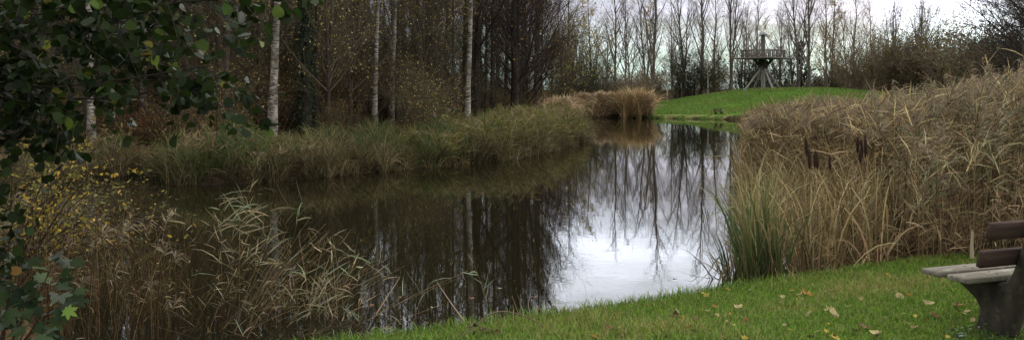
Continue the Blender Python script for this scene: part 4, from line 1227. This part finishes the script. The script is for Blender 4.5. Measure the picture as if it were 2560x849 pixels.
# weeds by the bench foot
def weed(x, y, s, lab, seed):
    r = np.random.default_rng(seed); g = G(); n = 60
    a = r.uniform(0, 2 * pi, n); rad = s * np.sqrt(r.uniform(0, 1, n)); zz = r.uniform(.01, .12, n) * (1.2 - rad / s)
    p = np.stack([rad * np.cos(a), rad * np.sin(a), zz], 1); d = nrm(np.stack([np.cos(a), np.sin(a), r.uniform(-.2, .5, n)], 1)); nn = nrm(np.stack([.4 * r.normal(size=n), .4 * r.normal(size=n), np.ones(n)], 1)); d = nrm(d - (d * nn).sum(1, keepdims=True) * nn)
    o = thing('weed_tuft', lab, 'weed', (x, y, gz1(x, y)))
    leafshapes(g, p, d, nn, r.uniform(.03, .075, n), OVAL, r.uniform(0, .4, n), pal(r, n, [(.03, .06, .018), (.05, .085, .025), (.025, .045, .015)])); g.obj('leaves', M_LEAF, o)
    g = G(); tubes(g, np.stack([p * [.1, .1, 0], p], 1), np.full((n, 2), .0015), 3, (.06, .08, .03), r); g.obj('stems', M_TWIG, o)


weed(3.28, 5.95, .2, 'dark leafy weed at the left foot of the bench support', 1)
weed(3.52, 5.72, .22, 'leafy weed right in front of the bench support', 2)
weed(3.75, 5.95, .2, 'dark weed behind the bench foot at the picture edge', 3)

# ------------------------------------------------------------------ fallen leaves
r = np.random.default_rng(111)
def fallen_mesh(outline, curl, col, seed):
    rr = np.random.default_rng(seed); o = np.asarray(outline, float); m = len(o)
    v = []; 
    for s in (1.0, .55):
        q = (o - [.45, 0]) * s
        z = curl * (q[:, 1] ** 2 * 1.6 + (q[:, 0]) ** 2 * .8) + .06 * rr.normal(size=m) * s
        v.append(np.stack([q[:, 0], q[:, 1], z + .06], 1))
    v = np.concatenate(v + [np.array([[0, 0, .05]])])
    g = G(); f4 = [[i, (i + 1) % m, m + (i + 1) % m, m + i] for i in range(m)]
    g.add(v, f4, pal(rr, len(v), [col], jit=.22)); g.f.append(np.array([[m + i, m + (i + 1) % m, 2 * m] for i in range(m)]))
    return g.mesh('fallen_leaf', M_DRY)


LCOL = {'yellow': (.5, .36, .08), 'orange': (.46, .25, .07), 'brown': (.22, .125, .065), 'pale': (.42, .34, .17), 'dark': (.06, .035, .022)}
LM = {k: [fallen_mesh(MAPLE, .5, c, 1), fallen_mesh(OVAL, .9, c, 2), fallen_mesh(ALDER, .7, c, 3)] for k, c in LCOL.items()}


def fallen(px, py, col, shape, size, label, group):
    # find the lawn point on the sight line
    Y = 8.0
    for _ in range(40):
        x = (px - CX) / F * Y; zt = gz1(x, Y) + .02; Y = Y * .5 + .5 * (CAMZ - zt) * F / (py - HY)
    x = (px - CX) / F * Y
    o = bpy.data.objects.new('fallen_leaf', LM[col][shape]); C.objects.link(o)
    o.location = (x, Y, gz1(x, Y) + .022); o.scale = (size * .88,) * 3
    o.rotation_euler = (r.normal() * .4, r.normal() * .4, r.uniform(0, 6.28))
    tag(o, label, 'leaf', group)


GL = 'fallen leaves on the lawn'
big = [(2018, 738, 'orange', 0, .17, 'largest curled orange leaf, on the lawn below the cattails'), (1998, 738, 'pale', 1, .1, 'pale leaf touching the largest orange leaf'), (1980, 728, 'yellow', 1, .07, 'small yellow leaf up left of the largest orange leaf'),
       (2083, 788, 'pale', 1, .17, 'long pale curled leaf in mid lawn'), (2072, 775, 'pale', 0, .1, 'pale leaf standing just above the long curled one'), (2080, 730, 'brown', 0, .09, 'brown and pale leaf right of the largest orange leaf'), (2082, 745, 'pale', 0, .08, 'pale leaf under the brown one right of the orange leaf'),
       (2222, 692, 'yellow', 2, .09, 'yellow leaf by the edge of the reeds'), (2336, 690, 'yellow', 0, .12, 'bright yellow leaf lying under the bench seat'), (2318, 688, 'pale', 2, .08, 'pale yellow leaf under the front of the bench seat'), (2352, 694, 'yellow', 2, .08, 'yellow leaf under the seat nearest the support'),
       (2270, 738, 'orange', 0, .09, 'orange leaf on the lawn left of the bench'), (2250, 742, 'pale', 2, .08, 'pale leaf paired with the orange one left of the bench'), (2395, 764, 'brown', 0, .1, 'brown leaf lying just left of the bench foot'), (2335, 790, 'brown', 2, .09, 'dull brown leaf in the grass between bench and lower edge'),
       (2160, 818, 'brown', 0, .1, 'reddish brown leaf near the lower edge'), (2190, 834, 'pale', 1, .12, 'long pale leaf at the lower edge'), (2085, 846, 'yellow', 0, .1, 'yellow leaf cut by the lower edge left of the bench'),
       (1688, 790, 'dark', 1, .12, 'dark shrivelled leaf beside a brown twig'), (1847, 770, 'pale', 2, .09, 'pale leaf in the middle of the lawn'), (1627, 762, 'yellow', 2, .09, 'pale yellow leaf near the grass edge by the bright water'), (1520, 822, 'brown', 0, .1, 'brown leaf low on the left part of the lawn'),
       (1487, 845, 'orange', 1, .1, 'upright orange leaf at the lower edge'), (1537, 808, 'pale', 1, .09, 'pale slim leaf above the brown one'), (1037, 815, 'orange', 0, .1, 'orange leaf at the left end of the grass'), (1077, 820, 'yellow', 1, .08, 'yellow leaf right of the left orange one'), (1007, 842, 'pale', 1, .09, 'pale leaf at the left tip of the lawn'), (1215, 800, 'orange', 0, .08, 'orange leaf under the arching bramble'),
       (1290, 835, 'orange', 0, .09, 'orange brown leaf pair right of the dark dead leaves'), (850, 832, 'pale', 1, .1, 'pale leaf at the far left edge of the grass'), (2420, 780, 'pale', 2, .06, 'tiny pale leaf beside the bench foot'), (2325, 760, 'pale', 1, .11, 'pale slim leaf pair on grass below the seat')]
for q in big:
    fallen(*q, GL)
for i in range(150):
    px = r.uniform(1000, 2440); lo = np.interp(px, [1000, 1400, 1900, 2300], [822, 785, 712, 682]); py = r.uniform(lo, 848)
    cn = r.choice(['yellow', 'pale', 'brown', 'pale', 'orange', 'dark'])
    fallen(px, py, cn, int(r.integers(0, 3)), r.uniform(.03, .065), f'small {cn} leaf scrap lost in the lawn grass', 'small leaf scraps in the lawn grass')

for i, (px, py, cn) in enumerate([(642, 652, 'pale'), (880, 782, 'pale'), (700, 668, 'pale'), (930, 762, 'brown'), (1000, 742, 'brown'), (1080, 768, 'pale'), (1180, 745, 'brown'), (760, 690, 'yellow'), (1340, 742, 'brown'), (1250, 720, 'pale'), (850, 730, 'brown'), (560, 500, 'pale')]):
    Y = CAMZ * F / (py - HY); o = bpy.data.objects.new('floating_leaf', LM[cn][int(r.integers(0, 3))]); C.objects.link(o)
    o.location = ((px - CX) / F * Y, Y, .003); q = r.uniform(.04, .07); o.scale = (q, q, q * .2); o.rotation_euler = (0, 0, r.uniform(0, 6)); tag(o, 'small dead leaf floating on the dark pond water', 'leaf', 'leaves floating on the pond')
# bramble stem arching over the grass edge
o = thing('bramble', 'arching bare bramble stem with dark dead leaves at the grass edge', 'bramble', (float(W(1170, 830, 6.5)[0]), 6.5, gz1(float(W(1170, 830, 6.5)[0]), 6.5)))
o0 = np.array(o.location); g = G()
def curve(pts, n=14):
    p = np.array([W(*q) for q in pts]) - o0; t = np.linspace(0, 1, len(p)); tt = np.linspace(0, 1, n)
    from numpy import interp
    q = np.stack([interp(tt, t, p[:, i]) for i in range(3)], 1)
    for _ in range(2): q[1:-1] = (q[:-2] + 2 * q[1:-1] + q[2:]) / 4
    return q
for pts, rad in (([(1165, 850, 6.4), (1185, 815, 6.5), (1215, 785, 6.55), (1250, 771, 6.6), (1300, 783, 6.65), (1340, 802, 6.7), (1368, 818, 6.6), (1374, 842, 6.5)], .0055),
                 ([(1163, 818, 6.5), (1190, 812, 6.5), (1225, 822, 6.5), (1262, 835, 6.5), (1290, 842, 6.4)], .005), ([(1148, 846, 6.4), (1175, 818, 6.5), (1190, 800, 6.6)], .006),
                 ([(1296, 783, 6.65), (1284, 750, 6.7), (1280, 738, 6.7)], .0035), ([(1298, 782, 6.65), (1303, 760, 6.7), (1293, 735, 6.7)], .003)):
    q = curve(pts); tubes(g, q, np.linspace(1, .6, len(q)) * rad, 6, (.12, .085, .055), r)
g.obj('stems', M_TWIG, o)
g = G(); lp = [(1200, 820), (1208, 828), (1222, 838), (1228, 830), (1243, 822), (1248, 832), (1215, 846), (1190, 826), (1252, 828), (1185, 806), (1225, 848)]
P = np.array([W(a, b, 6.48) for a, b in lp]) - o0; n = len(lp)
d = nrm(np.array([[.2, 0, -1.]]) + .5 * r.normal(size=(n, 3))); nn = nrm(r.normal(size=(n, 3)) + [0, -1, 0]); d = nrm(d - (d * nn).sum(1, keepdims=True) * nn)
leafshapes(g, P, d, nn, r.uniform(.04, .065, n), ALDER, r.uniform(.3, .8, n), pal(r, n, [(.03, .018, .013), (.045, .026, .02), (.1, .05, .03)])); g.obj('dead_leaves', M_DRY, o)


def stick(name, pts, rad, label, cat, col):
    global o0
    o0 = np.array(W(*pts[0])); g = G(); q = curve(pts, 8); tubes(g, q, np.linspace(1, .5, len(q)) * rad, 6, col, r)
    o = g.obj(name, M_TWIG); o.location = tuple(o0); tag(o, label, cat); return o


stick('bare_stem', [(1168, 812, 6.85), (1130, 760, 7.0), (1108, 728, 7.1), (1092, 704, 7.1)], .005, 'leaning bare stem rising left of the arching bramble', 'stem', (.3, .22, .15))
stick('bare_stem', [(1160, 815, 6.8), (1148, 785, 6.95), (1125, 755, 7.0)], .003, 'thinner bare stem beside the leaning one', 'stem', (.24, .17, .11))
stick('bare_stem', [(940, 785, 7.5), (965, 745, 7.6), (1000, 692, 7.7)], .0045, 'slanting brown stick standing out of the dark water', 'stem', (.28, .2, .12))
stick('dry_stem', [(1328, 788, 7.2), (1317, 760, 7.3), (1326, 735, 7.3), (1334, 742, 7.3)], .003, 'looped dry stem at the corner of the bright water', 'stem', (.2, .15, .1))
fl = stick('floating_twig', [(1682, 696, 9.39), (1700, 698, 9.39), (1722, 697, 9.39)], .006, 'dark twig floating on the bright water', 'twig', (.03, .024, .018))
stick('fallen_twig', [(1672, 786, 6.7), (1690, 790, 6.66), (1709, 793, 6.6)], .006, 'short brown twig lying on the lawn', 'twig', (.12, .07, .04))
# pale stake behind the bench
o = stick('stake', [(2430, 645, 8.95), (2429, 615, 8.95), (2431, 577, 8.95)], .022, 'pale broken stub among the reeds behind the bench seat', 'stake', (.32, .26, .17))

# ------------------------------------------------------------------ sky and light
w = bpy.data.worlds.new('World'); bpy.context.scene.world = w; w.use_nodes = True
nt = w.node_tree; N, L = nt.nodes, nt.links
bg = N['Background']; bg.inputs['Strength'].default_value = .1
SUN_AZ, SUN_EL = radians(28), radians(20)
sky = N.new('ShaderNodeTexSky'); sky.sky_type = 'NISHITA'; sky.sun_disc = False; sky.sun_elevation = SUN_EL; sky.sun_rotation = SUN_AZ
tc = N.new('ShaderNodeTexCoord'); sep = N.new('ShaderNodeSeparateXYZ'); L.new(tc.outputs['Generated'], sep.inputs[0])


def math_(op, a, b=None, c=None):
    n = N.new('ShaderNodeMath'); n.operation = op
    for i, q in enumerate((a, b, c)):
        if q is None: continue
        if isinstance(q, (int, float)): n.inputs[i].default_value = q
        else: L.new(q, n.inputs[i])
    return n.outputs[0]


def mrange(v, a, b, c, d, smooth=True):
    n = N.new('ShaderNodeMapRange'); n.interpolation_type = 'SMOOTHSTEP' if smooth else 'LINEAR'
    L.new(v, n.inputs['Value']); n.inputs['From Min'].default_value = a; n.inputs['From Max'].default_value = b; n.inputs['To Min'].default_value = c; n.inputs['To Max'].default_value = d
    return n.outputs[0]


ze = math_('MAXIMUM', sep.outputs['Z'], 0.0)
den = math_('ADD', ze, .09)
cx = math_('DIVIDE', sep.outputs['X'], den); cy = math_('DIVIDE', sep.outputs['Y'], den)
cmb = N.new('ShaderNodeCombineXYZ'); L.new(cx, cmb.inputs[0]); L.new(cy, cmb.inputs[1])
nz = N.new('ShaderNodeTexNoise'); nz.inputs['Scale'].default_value = .8; nz.inputs['Detail'].default_value = 6; nz.inputs['Roughness'].default_value = .55; L.new(cmb.outputs[0], nz.inputs['Vector'])
zw = math_('MULTIPLY_ADD', math_('SUBTRACT', nz.outputs['Fac'], .5), .09, ze)
ramp = N.new('ShaderNodeValToRGB'); L.new(zw, ramp.inputs[0])
cr = ramp.color_ramp
cr.elements[0].position = 0; cr.elements[0].color = (.5, .73, .72, 1)
cr.elements[1].position = 1; cr.elements[1].color = (1.5, 1.5, 1.5, 1)
for pos_, col in ((.03, (.5, .74, .73, 1)), (.06, (.52, .63, .66, 1)), (.085, (.48, .5, .63, 1)), (.12, (.56, .57, .68, 1)), (.18, (1.36, 1.46, 1.66, 1)), (.28, (2.02, 2.1, 2.28, 1)), (.55, (2.1, 2.08, 2.05, 1))):
    e = cr.elements.new(pos_); e.color = col
mod = mrange(nz.outputs['Fac'], .36, .64, .66, 1.3)
# brighter towards the hidden sun, darker at the viewer's back
hx = math_('MULTIPLY', sep.outputs['X'], sin(SUN_AZ)); hy = math_('MULTIPLY_ADD', sep.outputs['Y'], cos(SUN_AZ), hx)
azf = mrange(hy, -.9, .6, .45, 1.0)
gap = (sin(radians(27.5)) * cos(radians(4.6)), cos(radians(27.5)) * cos(radians(4.6)), sin(radians(4.6)))
dp = N.new('ShaderNodeVectorMath'); dp.operation = 'DOT_PRODUCT'; L.new(tc.outputs['Generated'], dp.inputs[0]); dp.inputs[1].default_value = gap
gp = mrange(math_('ADD', dp.outputs['Value'], math_('MULTIPLY', math_('SUBTRACT', nz.outputs['Fac'], .5), .004)), .9965, .9995, 0, 1.6)
tot = math_('MULTIPLY', math_('MULTIPLY', mod, azf), 10)
tot = math_('MULTIPLY_ADD', gp, 10, tot)
sc = N.new('ShaderNodeVectorMath'); sc.operation = 'SCALE'; L.new(ramp.outputs[0], sc.inputs[0]); L.new(tot, sc.inputs['Scale'])
mx = N.new('ShaderNodeMix'); mx.data_type = 'RGBA'; mx.inputs['Factor'].default_value = .92
L.new(sky.outputs[0], mx.inputs['A']); L.new(sc.outputs[0], mx.inputs['B']); L.new(mx.outputs['Result'], bg.inputs['Color'])

sd = bpy.data.lights.new('sun', 'SUN'); sd.energy = .9; sd.angle = radians(16); sd.color = (1, .95, .86)
so = bpy.data.objects.new('sun', sd); C.objects.link(so)
import mathutils
dirv = mathutils.Vector((-sin(SUN_AZ) * cos(SUN_EL), -cos(SUN_AZ) * cos(SUN_EL), -sin(SUN_EL)))
so.rotation_euler = dirv.to_track_quat('-Z', 'Y').to_euler(); so.location = (10, 20, 30)

# ------------------------------------------------------------------ camera
cd = bpy.data.cameras.new('camera'); cam = bpy.data.objects.new('camera', cd); C.objects.link(cam)
cam.location = (0, 0, CAMZ); cam.rotation_euler = (radians(90), 0, 0)
cd.sensor_width = 36; cd.lens = F / 2560 * 36; cd.shift_y = -(424.5 - HY) / 2560
cd.clip_end = 2000; cd.clip_start = .05
S_ = bpy.context.scene; S_.camera = cam
S_.view_settings.view_transform = 'Standard'; S_.view_settings.look = 'None'; S_.view_settings.exposure = .6; S_.view_settings.gamma = 1
S_.cycles.max_bounces = 6; S_.cycles.diffuse_bounces = 3; S_.cycles.glossy_bounces = 3; S_.cycles.transmission_bounces = 2
S_.cycles.sample_clamp_indirect = 4
